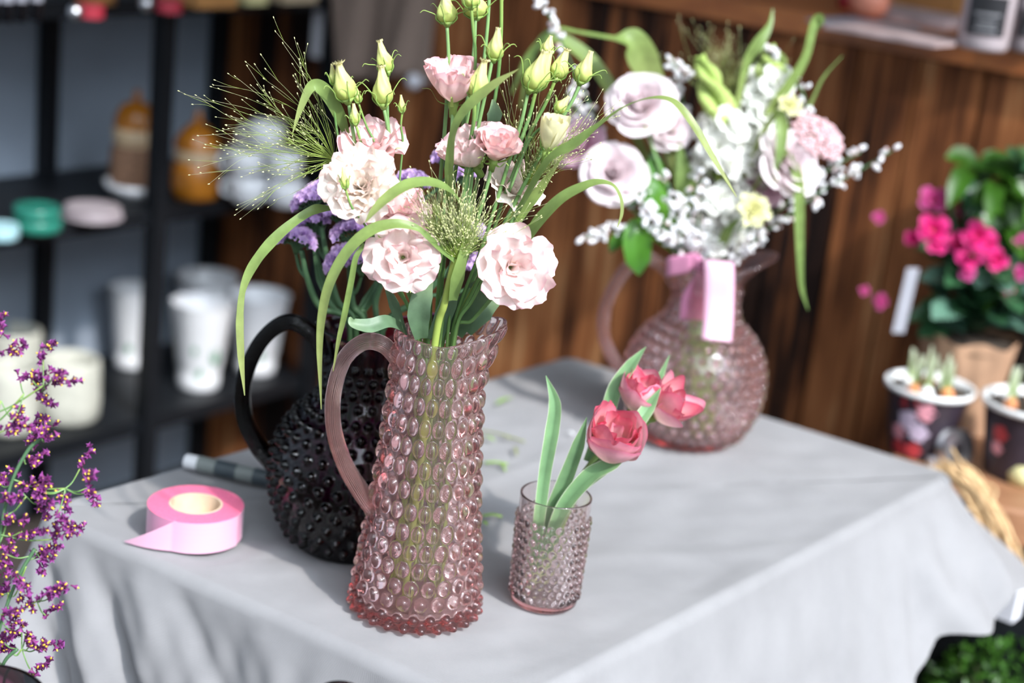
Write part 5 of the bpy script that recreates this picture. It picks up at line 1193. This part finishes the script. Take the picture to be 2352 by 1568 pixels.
for li, (lab, (mainp, heads, nodes)) in enumerate(LIM.items()):
    dep = 1.44 + 0.015 * li
    s = Stem('limonium', lab, 'flower', [lw(x, y, dep) for x, y in mainp[::-1]] + [LV + A3(0.02 * li - 0.03, 0.0, -0.02), LV + A3(0.01 * li - 0.02, 0, -0.3)], [0.0008, 0.0011, 0.0015, 0.0018], 'dark_stem', 'limonium sprays in the plum vase')
    rs = np.random.default_rng(100 + li); jn = []
    for x, y in nodes:
        q = lw(x, y, dep); j = int(np.argmin(np.linalg.norm(s.path - q, axis=1))); j = min(len(s.path) - 1, j + 3)
        s.side([q, q * 0.5 + s.path[j] * 0.5 - Z3 * 0.004, s.path[j]], 0.0008, 'stem'); jn.append(q)
    cand = np.array([*jn] + [p for p in s.path[:len(mainp) * 8]])
    for (x, y, an) in heads:
        d0 = dep + rs.uniform(-0.02, 0.02); c = lw(x, y, d0); a = radians(an); dv = _R * cos(a) + _U * sin(a)
        j = int(np.argmin(np.linalg.norm(cand - c, axis=1) + 0.3 * np.maximum(0, cand[:, 2] - c[2] + 0.005)))
        st = c - dv * 0.008
        s.side([st, st * 0.5 + cand[j] * 0.5 - Z3 * 0.003, cand[j]], 0.0006, 'stem')
        mb = MB(); nfl = rs.integers(10, 17)
        for i in range(nfl):
            t = rs.uniform(-1, 1); p = c + dv * 0.0095 * t + rs.normal(0, 0.0012, 3)
            od = unit(rs.normal(0, 1, 3) - _F * 0.5 + dv * 0.5); Lf = rs.uniform(0.0045, 0.0065)
            X, Y, Zz = frame(od, rs.uniform(0, 6)); aa = np.arange(10) * 2 * pi / 10; star = 1 + 0.42 * np.cos(5 * aa)
            opn = rs.uniform(0.5, 1.0)
            rows = [p + Zz * Lf * h + (X * np.cos(aa)[:, None] + Y * np.sin(aa)[:, None]) * (r * (star if r > 0.0015 else np.ones(10)))[:, None] for r, h in ((0.0006, 0), (0.0011, 0.5), (0.0033 * opn, 1.0))]
            mb.grid(np.array(rows), np.array([0.0, 0.45, 1.0])[:, None], True)
            if rs.uniform() < 0.5: mb.ell(p + Zz * Lf * 1.0, 0.0009, 0.0020, Zz, 6, 5, 1)
        mb.build('floret_spike', ['limonium', 'yellow'], s.root)
# ------------------------------------------------------------------ things on the black shelf
def shz(x, y, lev): return onz(x, y, SHZ[lev])
def tapered_pot(label, p, px_top, px_h, grp, angs):
    k = mpp(p); H = px_h * k / 0.92; R = px_top * k / 2; r = R * 0.66
    t = thing('plant_pot', label, 'pot', p, grp)
    mb = MB(); prof = [(0.0001, 0), (r * 0.96, 0), (r, 0.006), (r * 1.03, H * 0.14), (r * 0.98, H * 0.16)]
    for i in range(1, 7):
        f = i / 6; z = H * (0.16 + 0.84 * f); rr = r + (R - r) * (0.16 + 0.84 * f) ** 1.15
        prof += [(rr - 0.0012, z - 0.004), (rr, z - 0.001)]
    prof += [(R * 1.02, H), (R * 0.95, H), (R * 0.9, H - 0.006), (r * 0.9, 0.01), (0.0001, 0.01)]
    mb.lathe(prof, p, 40, cap=False); b = mb.build('body', 'porcelain', t)
    for a, fz, s_ in angs:        # printed leaves curve with the wall
        z0 = H * fz; rr = r + (R - r) * fz ** 1.15 + 0.0012; V = []
        for q in range(7):
            u = q / 6 * 2 - 1; wv = 0.55 * (1 - u * u) ** 0.7 + 0.02
            for v in (-1, 1): V.append(p + A3(cos(a + v * wv * s_ / rr), sin(a + v * wv * s_ / rr), 0) * (rr + 0.25 * (R - r) * u * s_ / H) + Z3 * (z0 + u * s_))
        m2 = MB(); m2.add(V, [[2 * i, 2 * i + 1, 2 * i + 3, 2 * i + 2] for i in range(6)]); m2.build('leaf_print', 'leafprint', b)
    return t
GP = 'white printed pots on the low shelf'
fa = radians(-62)
tapered_pot('white leaf print pot left of the front shelf post', shz(300, 838, 0), 112, 172, GP, [(fa + 0.5, 0.42, 0.018), (fa - 0.4, 0.28, 0.010)])
tapered_pot('white leaf print pot nearest the shelf front edge, right of the post', shz(455, 885, 0), 142, 186, GP, [(fa + 0.35, 0.42, 0.018), (fa - 0.25, 0.22, 0.011), (fa - 0.5, 0.5, 0.009)])
tapered_pot('white leaf print pot at the right end of the low shelf', shz(585, 850, 0), 138, 168, GP, [(fa - 0.1, 0.28, 0.012)])
tapered_pot('white pot rising behind the others on the low shelf', shz(468, 800, 0), 142, 160, GP, [])
for lab, x, y, wpx, hpx in (('cream stoneware pot beside the limonium, on the low shelf', 155, 958, 146, 132), ('cream stoneware pot at the left edge of the low shelf', 22, 985, 130, 140), ('cream stoneware pot stacked back by the left edge', 30, 880, 128, 120)):
    p = shz(x, y, 0); k = mpp(p); R = wpx * k / 2; H = hpx * k / 0.92
    mb = MB(); mb.lathe([(0.0001, 0), (R * 0.86, 0), (R * 0.97, 0.008), (R, H * 0.3), (R * 0.98, H * 0.85), (R * 0.95, H * 0.97), (R * 0.92, H), (R * 0.86, H), (R * 0.84, H * 0.9), (R * 0.84, 0.012), (0.0001, 0.012)], p, 40, cap=False)
    o = mb.build('stoneware_pot', 'stoneware', None, origin=p); tag(o, lab, 'pot', 'cream stoneware pots on the low shelf')
# middle shelf
p = shz(312, 452, 1); k = mpp(p)
mb = MB(); mb.lathe([(0.0001, 0), (46 * k, 0), (70 * k, 0.020), (74 * k, 0.030), (69 * k, 0.030), (44 * k, 0.010), (0.0001, 0.010)], p, 40, cap=False)
tag(mb.build('bowl', 'porcelain', None, origin=p), 'shallow white bowl under the brown lidded jar', 'bowl')
def lidded_jar(label, p, Rpx, bodyh, bandh, lidh, body_mat, tall):
    k = mpp(p); t = thing('lidded_jar', label, 'jar', p, 'lidded jars on the middle shelf'); R = Rpx * k; kk = k / 0.92
    b0, b1, b2 = bodyh * kk, (bodyh + bandh) * kk, (bodyh + bandh + lidh) * kk
    mb = MB(); mb.lathe([(0.0001, 0), (R * 0.86, 0), (R * 0.95, 0.006), (R * 1.0, b0 * 0.45), (R * 0.93, b0 * 0.9), (R * 0.82, b0)], p, 40, cap=False); mb.build('body', body_mat, t)
    mb = MB(); mb.lathe([(R * 0.80, b0 - 0.001), (R * 0.88, b0 + 0.3 * (b1 - b0)), (R * 0.88, b1), (R * 0.6, b1 + 0.001)], p, 40, cap=False); mb.build('rim_band', 'cream_glaze', t)
    mb = MB()
    if tall: mb.lathe([(R * 0.90, b1), (R * 0.88, b1 + 0.35 * (b2 - b1)), (R * 0.5, b1 + 0.8 * (b2 - b1)), (R * 0.22, b2), (0.0001, b2)], p, 40, cap=False)
    else: mb.lathe([(R * 0.84, b1), (R * 0.82, b1 + 0.4 * (b2 - b1)), (R * 0.6, b1 + 0.8 * (b2 - b1)), (R * 0.2, b2), (0.0001, b2)], p, 40, cap=False)
    l = mb.build('lid', 'amber', t)
    mb = MB(); mb.lathe([(R * 0.10, b2 - 0.002), (R * 0.16, b2 + 0.012), (R * 0.10, b2 + 0.02), (0.0001, b2 + 0.021)], p, 16, cap=False); mb.build('knob', 'amber', l)
lidded_jar('brown rough jar with amber lid, standing in a white bowl', shz(306, 442, 1) + Z3 * 0.0105, 58, 92, 36, 56, 'bark', False)
lidded_jar('amber glazed jar with pointed lid, right of the shelf post', shz(446, 452, 1), 56, 78, 26, 56, 'amber', True)
for lab, x, y, wpx, hpx, z0, mt, cat, nm in (('lower dark green round tin at the left of the middle shelf', 84, 528, 116, 30, 0, 'green_tin', 'tin', 'round_tin'),
                                 ('upper dark green round tin stacked on the lower one', 84, 528, 108, 26, 30.5, 'green_tin', 'tin', 'round_tin'),
                                 ('pale teal dish at the left edge of the middle shelf', 2, 548, 84, 34, 0, 'teal', 'dish', 'dish'),
                                 ('rosy grey plate, bottom of the stack by the white bowl', 212, 500, 140, 9, 0, 'grey_plate', 'plate', 'plate'),
                                 ('rosy grey plate, middle of the stack by the white bowl', 212, 500, 134, 9, 9.5, 'grey_plate', 'plate', 'plate'),
                                 ('rosy grey plate, topmost of the stack by the white bowl', 212, 500, 128, 9, 19, 'grey_plate', 'plate', 'plate')):
    p = shz(x, y, 1); k = mpp(p); p = p + Z3 * z0 * k; R = wpx * k / 2; H = hpx * k
    mb = MB(); mb.lathe([(0.0001, 0), (R * 0.9, 0), (R * 0.97, H * 0.15), (R, H * 0.6), (R * 0.98, H * 0.9), (R * 0.93, H), (R * 0.9, H * 0.97), (0.0001, H * 0.95)], p, 40, cap=False)
    tag(mb.build(nm, mt, None, origin=p), lab, cat)
# stacked white mugs
p0 = shz(610, 468, 1); k = mpp(p0); R = 40 * k; H = 62 * k
def mug(label, p, R, H):
    t = thing('white_mug', label, 'mug', p, 'stacked white mugs on the middle shelf')
    mb = MB(); mb.lathe([(0.0001, 0), (R * 0.7, 0), (R * 0.86, 0.004), (R, H * 0.5), (R * 0.98, H), (R * 0.92, H), (R * 0.92, H * 0.5), (R * 0.7, 0.006), (0.0001, 0.006)], p, 32, cap=False); mb.build('body', 'porcelain', t)
    mb = MB(); hd = unit(A3(-0.9, -0.4, 0)); mb.tube(catmull([p + hd * R * 0.95 + Z3 * H * 0.8, p + hd * R * 1.45 + Z3 * H * 0.75, p + hd * R * 1.5 + Z3 * H * 0.4, p + hd * R * 0.95 + Z3 * H * 0.25], 5), 0.0035, 8); mb.build('handle', 'porcelain', t)
for lab, dx, lev in (('white mug, bottom left of the stacked mugs', -0.5, 0), ('white mug, bottom right of the stacked mugs', 0.55, 0), ('white mug, middle left of the stacked mugs', -0.62, 1), ('white mug, middle right of the stacked mugs', 0.45, 1), ('white mug alone on top of the stack', -0.1, 2)):
    mug(lab, p0 + A3(1, 0.1, 0) * dx * 2.08 * R + Z3 * (lev * H * 1.005 + 0.0), R, H)
# top shelf : only the feet of things are in the frame
TS = SHZ[2]
for i, x in enumerate((-18, 14, 46, 82)):
    p = onz(x, 52 - 0.05 * x, TS); k = mpp(p); R = 15 * k
    t = thing('dark_bottle', ('leftmost', 'second', 'third', 'rightmost')[i] + ' black bottle in the row on the top shelf', 'bottle', p, 'black bottles on the top shelf')
    mb = MB(); mb.lathe([(0.0001, 0), (R, 0), (R, 0.12), (R * 0.4, 0.15), (R * 0.4, 0.2), (0.0001, 0.2)], p, 24, cap=False); mb.build('body', 'dark_bottle', t)
    mb = MB(); mb.lathe([(R * 1.02, 0.03), (R * 1.02, 0.09)], p, 24, cap=False); mb.build('label', 'bottle_label', t)
for nm, lab, x, y, w_, h_px, mt, cat in (('round_tin', 'dark red tin on the top shelf, left of the front post', 208, 40, 62, 30, 'red', 'tin'), ('round_tin', 'dark red tin on the top shelf, behind the front post', 388, 28, 60, 30, 'red', 'tin')):
    p = onz(x, y, TS); k = mpp(p); R = w_ * k / 2; H = h_px * k
    mb = MB(); mb.lathe([(0.0001, 0), (R, 0), (R, H * 0.8), (R * 1.03, H * 0.8), (R * 1.03, H), (0.0001, H)], p, 32, cap=False)
    sharp(tag(mb.build(nm, mt, None, origin=p), lab, cat))
for lab, x, y, w_, d_, hh, mt in (('orange brown carton on the top shelf', 500, 20, 120, 0.10, 0.10, 'orange_box'), ('pale yellow carton on the top shelf', 600, 14, 62, 0.08, 0.06, 'pale_yellow'), ('tan carton at the right end of the top shelf', 690, 8, 110, 0.10, 0.12, 'tan')):
    p = onz(x, y, TS); k = mpp(p); mb = MB(); mb.box(p + n_ * 0.05 + Z3 * (hh / 2 + 0.0005), (w_ * k, d_, hh), g, n_, Z3)
    t_ = tag(mb.build('carton', mt, None, smooth=False, origin=p), lab, 'box')
p = onz(270, 18, TS) + n_ * 0.06; k = mpp(p); mb = MB(); mb.lathe([(0.0001, 0), (0.036, 0), (0.038, 0.05), (0.030, 0.07), (0.0001, 0.072)], p, 32, cap=False)
tag(mb.build('round_jar', 'orange_box', None, origin=p), 'squat orange brown jar between the red tins', 'jar')
for lab, x, y in (('silver bauble in front of the left red tin', 172, 32), ('silver bauble near the right red tin', 335, 12)):
    p = onz(x, y + 14, TS); mb = MB(); mb.ell(p + Z3 * 0.0125, 0.0125, 0.0125, (0, 0, 1), 20, 12); tag(mb.build('bauble', 'steel', None, origin=p), lab, 'bauble')

# ------------------------------------------------------------------ sack, paper tag and knob hanging on the planks
gn = g
def onwall(x, y, off=0.0): return onplane(x, y, K - g * off, g)
tl_, tr_, br_, bl_ = onwall(768, -150, 0.02), onwall(1030, -150, 0.02), onwall(985, 175, 0.02), onwall(790, 188, 0.02)
mb = MB(); rows = []
for v in np.linspace(0, 1, 22):
    r = []
    for u in np.linspace(0, 1, 30):
        q = (tl_ * (1 - u) + tr_ * u) * (1 - v) + (bl_ * (1 - u) + br_ * u) * v
        r.append(q - g * (0.010 + 0.010 * sin(u * 9 + v * 2) * (0.4 + v) + 0.004 * sin(u * 23 + v * 5)) + Z3 * 0.006 * sin(u * 11) * v)
    rows.append(r)
mb.grid(np.array(rows)); o = mb.build('burlap_sack', 'burlap', None)
so = o.modifiers.new('thickness', 'SOLIDIFY'); so.thickness = 0.004
tag(o, 'brown burlap sack hanging against the dark planks', 'sack')
mb = MB(); a_, b_ = onwall(730, 20, 0.02), onwall(768, 140, 0.02); c_ = (a_ + b_) / 2
mb.box(c_ - g * 0.01, (np.linalg.norm((b_ - a_) * A3(1, 1, 0)), 0.0015, abs(a_[2] - b_[2])), h_, g, Z3); tag(mb.build('paper_tag', 'tag', None, smooth=False), 'white paper tag hanging left of the burlap sack', 'tag')
c_ = onwall(960, 186, 0.03); mb = MB(); mb.lathe([(0.006, -0.03), (0.006, 0.0), (0.013, 0.004), (0.016, 0.014), (0.010, 0.024), (0.0001, 0.026)], c_, 20, -g, cap=False); tag(mb.build('wall_knob', 'tag', None), 'round white knob on the planks under the sack', 'knob')

# ------------------------------------------------------------------ things on the worktop
WZ = 1.24
def on_top(x, y): return onz(x, y, WZ)
for nm, lab, x0, x1, y0, y1, hh, mt in (('magazine', 'printed magazine lying open on the worktop, nearest the jar', 1915, 2190, 72, 98, 0.006, 'magazine'), ('magazine', 'grey printed leaflet on the worktop edge', 1880, 2060, 52, 70, 0.004, 'magazine_grey'), ('magazine', 'rosy printed sheet pile behind the open magazine', 1990, 2200, 40, 60, 0.014, 'magazine')):
    c_ = on_top((x0 + x1) / 2, (y0 + y1) / 2); w_ = (x1 - x0) * mpp(c_); mb = MB(); mb.box(c_ + Z3 * (hh / 2 + 0.0005) + g * 0.02, (w_, 0.15, hh), h_, g, Z3)
    tag(mb.build(nm, mt, None, smooth=False), lab, 'magazine')
def label_jar(label, x, y, R, H):
    p = on_top(x, y); t = thing('candle_jar', label, 'jar', p, 'labelled jars on the worktop')
    mb = MB(); mb.lathe([(0.0001, 0), (R * 0.92, 0), (R, 0.006), (R, H * 0.84), (R * 0.86, H * 0.92), (R * 0.86, H), (0.0001, H)], p, 36, cap=False); mb.build('body', 'jar_glass', t)
    a = np.linspace(radians(-150), radians(-58), 14); rows = [[p + A3(cos(q), sin(q), 0) * R * 1.012 + Z3 * z for q in a] for z in (0.022, H * 0.70)]
    mb = MB(); mb.grid(np.array(rows), flip=False); lb = mb.build('label', 'jar_label', t)
    for j, zz in enumerate((0.052, 0.040, 0.030)):
        w_ = (0.5, 0.36, 0.42)[j]; aa = np.linspace(radians(-104) - w_, radians(-104) + w_, 10)
        mb = MB(); mb.grid(np.array([[p + A3(cos(q), sin(q), 0) * R * 1.02 + Z3 * (zz + dz) for q in aa] for dz in (0, 0.0035)])); mb.build('print_line', 'label_grey', lb)
label_jar('frosted jar with a black label on the worktop', 2254, 112, 0.038, 0.115)
label_jar('second black labelled jar at the right edge of the worktop', 2362, 118, 0.030, 0.09)
p = on_top(1990, 45); mb = MB(); mb.ell(p + Z3 * 0.030, 0.034, 0.030, (0, 0, 1), 24, 14); tag(mb.build('wax_ball', 'peach', None, origin=p), 'peach coloured ball on the worktop behind the leaflet', 'ball')
p = on_top(1920, 22) + g * 0.05; mb = MB(); mb.lathe([(0.0001, 0), (0.022, 0), (0.024, 0.04), (0.0001, 0.042)], p, 24, cap=False); tag(mb.build('round_tin', 'red', None, origin=p), 'small red tin on the worktop left of the peach ball', 'tin')
p = on_top(2100, 30) + g * 0.06; mb = MB(); mb.box(p + Z3 * 0.0205, (0.12, 0.05, 0.04), h_, g, Z3); tag(mb.build('carton', 'orange_box', None, smooth=False), 'flat brown carton behind the magazines on the worktop', 'box')

# ------------------------------------------------------------------ stool with pots at the right
ZS = 0.67
def on_st(x, y): return onz(x, y, ZS)
sc = K + h_ * 1.93 - g * 0.205; SR = 0.182
st = thing('stool', 'drum stool with a reddish wooden top carrying the potted plants', 'stool', (sc[0], sc[1], 0))
mb = MB(); mb.lathe([(0.0001, ZS - 0.055), (SR - 0.004, ZS - 0.055), (SR, ZS - 0.05), (SR, ZS - 0.004), (SR - 0.004, ZS), (0.0001, ZS)], (sc[0], sc[1], 0), 56, cap=False); sharp(mb.build('seat', 'stool_wood', st))
mb = MB(); mb.lathe([(0.0001, 0.0), (SR * 0.88, 0.0), (SR * 0.90, 0.02), (SR * 0.90, ZS - 0.08), (SR * 0.93, ZS - 0.056)], (sc[0], sc[1], 0), 56, cap=False); mb.build('drum', 'black_metal', st)
def oval_leaf(mb, base, d, L, W, face, droop=0.2):
    pts = catmull([base, base + d * L * 0.5 + Z3 * 0.05 * L, base + d * L - Z3 * droop * L], 4); mb.blade(pts, [W * 0.3, W * 0.85, W, W * 0.8, W * 0.1], face, None, 0.3, nu=5)
def bulb_pot(label, p, R, H, prints, nsh, seed):
    t = thing('bulb_pot', label, 'pot', p, 'black bulb pots on the stool'); r = R * 0.74
    mb = MB(); mb.lathe([(0.0001, 0), (r, 0), (r, 0.004), (R * 0.97, H * 0.93)], p, 44, cap=False); b = mb.build('body', 'black_pot', t)
    mb = MB(); mb.lathe([(R * 0.96, H * 0.92), (R * 1.05, H * 0.925), (R * 1.06, H), (R * 1.0, H), (R * 0.94, H * 0.9)], p, 44, cap=False); mb.build('rim', 'white_rim', t)
    mb = MB(); mb.lathe([(R * 0.95, H * 0.90), (R * 0.5, H * 0.93), (0.0001, H * 0.94)], p, 30, cap=False); mb.build('soil', 'soil', t)
    for (a, fz, s_, m_) in prints:
        rr = r + (R * 0.97 - r) * fz + 0.0008; V = [p + A3(cos(a), sin(a), 0) * (rr + 0.0003) + Z3 * H * fz]
        for q in range(12):
            w = q * pi / 6; e = 1 + 0.18 * cos(5 * w); V.append(p + A3(cos(a + s_ * e * cos(w) / rr), sin(a + s_ * e * cos(w) / rr), 0) * (rr + (R - r) * s_ * e * sin(w) / H) + Z3 * (H * fz + s_ * e * sin(w)))
        m2 = MB(); m2.add(V, [[0, 1 + q, 1 + (q + 1) % 12] for q in range(12)]); m2.build('printed_flower', m_, b)
    rs = np.random.default_rng(seed)
    for q in range(nsh):
        a = q * 2 * pi / nsh + rs.uniform(0, 0.7); c = p + A3(cos(a), sin(a), 0) * R * 0.5 + Z3 * H * 0.92
        mb = MB(); mb.ell(c, 0.011, 0.013, (0, 0, 1), 12, 8); mb.build('bulb', 'bulb' if q % 2 else 'white_rim', t)
        mb = MB()
        for w in range(3):
            d = A3(rs.normal(0, 0.12), rs.normal(0, 0.12), 1); mb.blade(catmull([c + A3(0.003 * w - 0.003, 0, 0.005), c + d * 0.025, c + d * rs.uniform(0.042, 0.06)], 4), [0.010, 0.010, 0.008, 0.003], (0.2 * w, -1, 0), None, 0.6)
        mb.build('shoot', 'shoot', t)
PA = -1.95
bulb_pot('black flower printed bulb pot with a white rim, near the cloth corner', on_st(2108, 1035), 0.062, 0.105, [(PA - 0.45, 0.86, 0.016, 'print_red'), (PA + 0.15, 0.74, 0.014, 'print_pink'), (PA - 0.28, 0.56, 0.016, 'print_lilac'), (PA + 0.06, 0.42, 0.014, 'print_lilac'), (PA - 0.55, 0.36, 0.012, 'print_pink'), (PA - 0.5, 0.14, 0.012, 'print_red'), (PA - 0.02, 0.15, 0.012, 'print_red'), (PA - 0.1, 0.88, 0.008, 'print_red')], 6, 31)
bulb_pot('black bulb pot with a white rim at the right edge', on_st(2338, 1088), 0.068, 0.112, [(PA - 0.55, 0.62, 0.013, 'print_red'), (PA - 0.6, 0.42, 0.010, 'print_pink')], 6, 32)
# kraft pot with hot pink flowers
p = on_st(2190, 975); R, H = 0.074, 0.150
kp = thing('flowering_plant', 'hot pink flowering plant in a kraft paper wrapped pot', 'plant', p)
mb = MB(); rows = []; a = np.arange(72) * 2 * pi / 72
for f in np.linspace(0, 1, 14): rows.append(p + np.stack([np.cos(a), np.sin(a), 0 * a], 1) * ((R * (0.72 + 0.28 * f)) * (1 + 0.02 * np.sin(13 * a + 3 * f)) + 0.003 * f * np.sin(5 * a))[:, None] + Z3 * (H * f + 0.004 * f * np.sin(7 * a))[:, None])
mb.grid(np.array(rows), None, True); mb.lathe([(R * 0.74, 0.0), (0.0001, 0.0)], p, 30, cap=False); mb.build('pot', 'kraft', kp)
mb = MB(); mb.lathe([(R * 0.97, H * 0.90), (0.0001, H * 0.94)], p, 30, cap=False); mb.build('soil', 'soil', kp)
rs = np.random.default_rng(17); mb = MB(); m3 = MB()
for i in range(64):
    a = rs.uniform(0, 2 * pi); d = unit(A3(cos(a), sin(a), rs.uniform(-0.1, 1.0))); b = p + Z3 * (H + rs.uniform(0, 0.12)) + A3(cos(a), sin(a), 0) * rs.uniform(0, 0.05)
    oval_leaf(mb if i % 3 else m3, b, d, rs.uniform(0.05, 0.085), rs.uniform(0.03, 0.05), (0, -0.5, 0.9))
for i in range(14):
    a = rs.uniform(0, 2 * pi); mb.tube([p + Z3 * H, p + A3(cos(a) * 0.07, sin(a) * 0.05, H + rs.uniform(0.1, 0.2))], 0.002, 5)
mb.build('foliage', 'deep_leaf', kp); m3.build('pale_foliage', 'sage_leaf', kp)
FL = [(4, 1.0, 1.0, 30, 92, 0.1, 0.05, 1.2, 0.2, 0.0), (3, 0.8, 0.8, 15, 50, 0.2, 0.05, 1.2, 0.2, 0.0)]
for (x, y, rpx, dy, mt) in ((2140, 462, 40, 0.0, 'dull_pink'), (2095, 548, 24, -0.02, 'hot_pink'), (2140, 530, 44, -0.03, 'hot_pink'), (2150, 562, 30, -0.04, 'hot_pink'), (2200, 560, 34, -0.03, 'hot_pink'), (2240, 545, 42, -0.05, 'hot_pink'), (2225, 595, 36, -0.06, 'hot_pink'), (2220, 628, 24, -0.06, 'dull_pink'), (2285, 600, 34, -0.06, 'hot_pink'), (2265, 560, 34, -0.05, 'hot_pink'), (2225, 490, 34, 0.02, 'dull_pink'), (2018, 500, 18, 0.03, 'dull_pink'), (2022, 694, 22, 0.0, 'dull_pink'), (1985, 668, 14, 0.0, 'dull_pink'), (2345, 560, 26, -0.04, 'dull_pink'), (2340, 630, 22, -0.05, 'dull_pink'), (2315, 668, 16, -0.05, 'dull_pink')):
    c = ony(x, y, p[1] + dy); bloom(kp.root if hasattr(kp, 'root') else kp, c, (-0.1, -0.85, 0.4), rpx * mpp(c), FL, mt, int(x), False, False, 0.01)
mb = MB(); c0 = ony(2080, 690, p[1] - 0.06); mb.box(c0, (0.020, 0.0012, 0.10), (0.96, 0.28, 0), (-0.28, 0.95, 0.1), (0.06, 0.05, 1)); mb.build('plant_label', 'label_dull', kp, smooth=False)
# tall green plant and slate pot at the very edge
p = on_st(2420, 985); bp = thing('green_plant', 'bushy bright green plant in a slate blue pot at the right edge', 'plant', p)
mb = MB(); mb.lathe([(0.0001, 0), (0.066, 0), (0.088, 0.20), (0.092, 0.20), (0.092, 0.215), (0.084, 0.215), (0.080, 0.19), (0.0001, 0.19)], p, 40, cap=False); mb.build('pot', 'slate_pot', bp)
mb = MB(); m3 = MB()
for i in range(120):
    c = ony(rs.uniform(2205, 2460), rs.uniform(370, 640), p[1] + rs.uniform(-0.05, 0.05)); d = unit(A3(rs.normal(0, 0.7), rs.normal(-0.3, 0.5), rs.normal(-0.1, 0.5)))
    oval_leaf(mb if rs.uniform() < 0.6 else m3, c, d, rs.uniform(0.05, 0.09), rs.uniform(0.025, 0.045), (0, -0.6, 0.8), 0.3)
for i in range(10): m3.tube(catmull([p + Z3 * 0.19, p + A3(rs.normal(0, 0.03), 0, 0.32), ony(rs.uniform(2240, 2420), rs.uniform(400, 560), p[1])], 4), 0.003, 6)
mb.build('foliage', 'bright_leaf', bp); m3.build('deep_foliage', 'deep_leaf', bp)
# reel, peg and wooden bit on the stool front
c = on_st(2185, 1072); ax = unit(A3(0.5, -0.8, 0.25)); t = thing('wire_reel', 'pale wire reel leaning in front of the bulb pots', 'reel', c)
mb = MB(); mb.lathe([(0.011, -0.009), (0.029, -0.009), (0.029, -0.006), (0.025, -0.005), (0.025, 0.005), (0.029, 0.006), (0.029, 0.009), (0.011, 0.009), (0.011, -0.009)], c + Z3 * 0.029, 36, ax, cap=False); sharp(mb.build('spool', 'steel', t))
mb = MB(); q = on_st(2150, 1068); mb.box(q + Z3 * 0.006, (0.026, 0.012, 0.012), (0.9, 0.4, 0), (-0.4, 0.9, 0), Z3); tag(mb.build('clip', 'tag', None, smooth=False), 'small white clip beside the wire reel', 'clip')
q = on_st(2345, 1110); mb = MB(); mb.lathe([(0.0001, 0), (0.020, 0.002), (0.024, 0.016), (0.018, 0.03), (0.0001, 0.033)], q, 24, cap=False); tag(mb.build('wax_pebble', 'pale_yellow', None, origin=q), 'pale yellow rounded lump at the right edge of the stool', 'ornament')

# straw bundle hanging in front of the stool, white bag corner, boxwood ball
def ondist(x, y, d): return onplane(x, y, K - g * d, g)
base_ = [ondist(2168, 1068, 0.405), ondist(2205, 1096, 0.408), ondist(2245, 1140, 0.41), ondist(2278, 1205, 0.41), ondist(2306, 1285, 0.41), ondist(2322, 1360, 0.41)]
sb = thing('straw_bundle', 'bundle of golden straw hanging beside the cloth corner, in front of the stool', 'straw', base_[-1])
rs = np.random.default_rng(41); mb = MB()
for i in range(70):
    o0 = A3(rs.normal(0, 0.011), rs.normal(0, 0.006), rs.normal(0, 0.008)); o1 = A3(rs.normal(0, 0.016), rs.normal(0, 0.006), rs.normal(0, 0.012))
    n0 = rs.integers(0, 2)
    mb.tube(catmull([b_ + o0 * (1 - q / 5) + o1 * (q / 5) + rs.normal(0, 0.002, 3) for q, b_ in enumerate(base_)][n0:], 5), rs.uniform(0.0011, 0.0022), 5)
mb.build('stalks', 'straw', sb)
mb = MB(); mb.tube(catmull([base_[2] + A3(cos(q), 0.5 * sin(q), 0.4 * cos(q) + 0.5 * sin(q)) * 0.024 for q in np.linspace(0, 2 * pi, 14)], 3), 0.002, 6); mb.build('tie', 'straw', sb)
q2 = ondist(2306, 1368, 0.43); mb = MB(); mb.box(q2, (0.045, 0.03, 0.055), h_, g, Z3); o = mb.build('paper_bag', 'tag', None, smooth=False); tag(o, 'white paper bag corner showing below the hanging cloth', 'bag')
q = onz(2300, 1640, 0.36); bx = thing('boxwood_ball', 'clipped green boxwood ball at the lower right corner', 'plant', (q[0], q[1], 0))
cx = A3(q[0], q[1], 0.36); mb = MB(); rs = np.random.default_rng(23)
for i in range(2600):
    d = unit(rs.normal(0, 1, 3)); c = cx + d * 0.108 * rs.uniform(0.82, 1.04); l = unit(d + rs.normal(0, 0.6, 3))
    pts = [c, c + l * 0.007, c + l * 0.014]; mb.blade(pts, [0.003, 0.008, 0.002], d + rs.normal(0, 0.3, 3), None, 0.4, nu=3)
mb.build('foliage', 'box_leaf', bx)
mb = MB(); mb.tube([A3(q[0], q[1], 0.1), A3(q[0], q[1], 0.36)], 0.012, 8)
for i in range(40):
    d = unit(rs.normal(0, 1, 3)); mb.tube([cx - Z3 * 0.05, cx + d * 0.098], [0.004, 0.0015], 5)
mb.build('branches', 'twig', bx)
mb = MB(); mb.lathe([(0.0001, 0), (0.09, 0), (0.11, 0.15), (0.10, 0.15), (0.09, 0.13), (0.0001, 0.13)], (q[0], q[1], 0), 40, cap=False); mb.build('pot', 'slate_pot', bx)
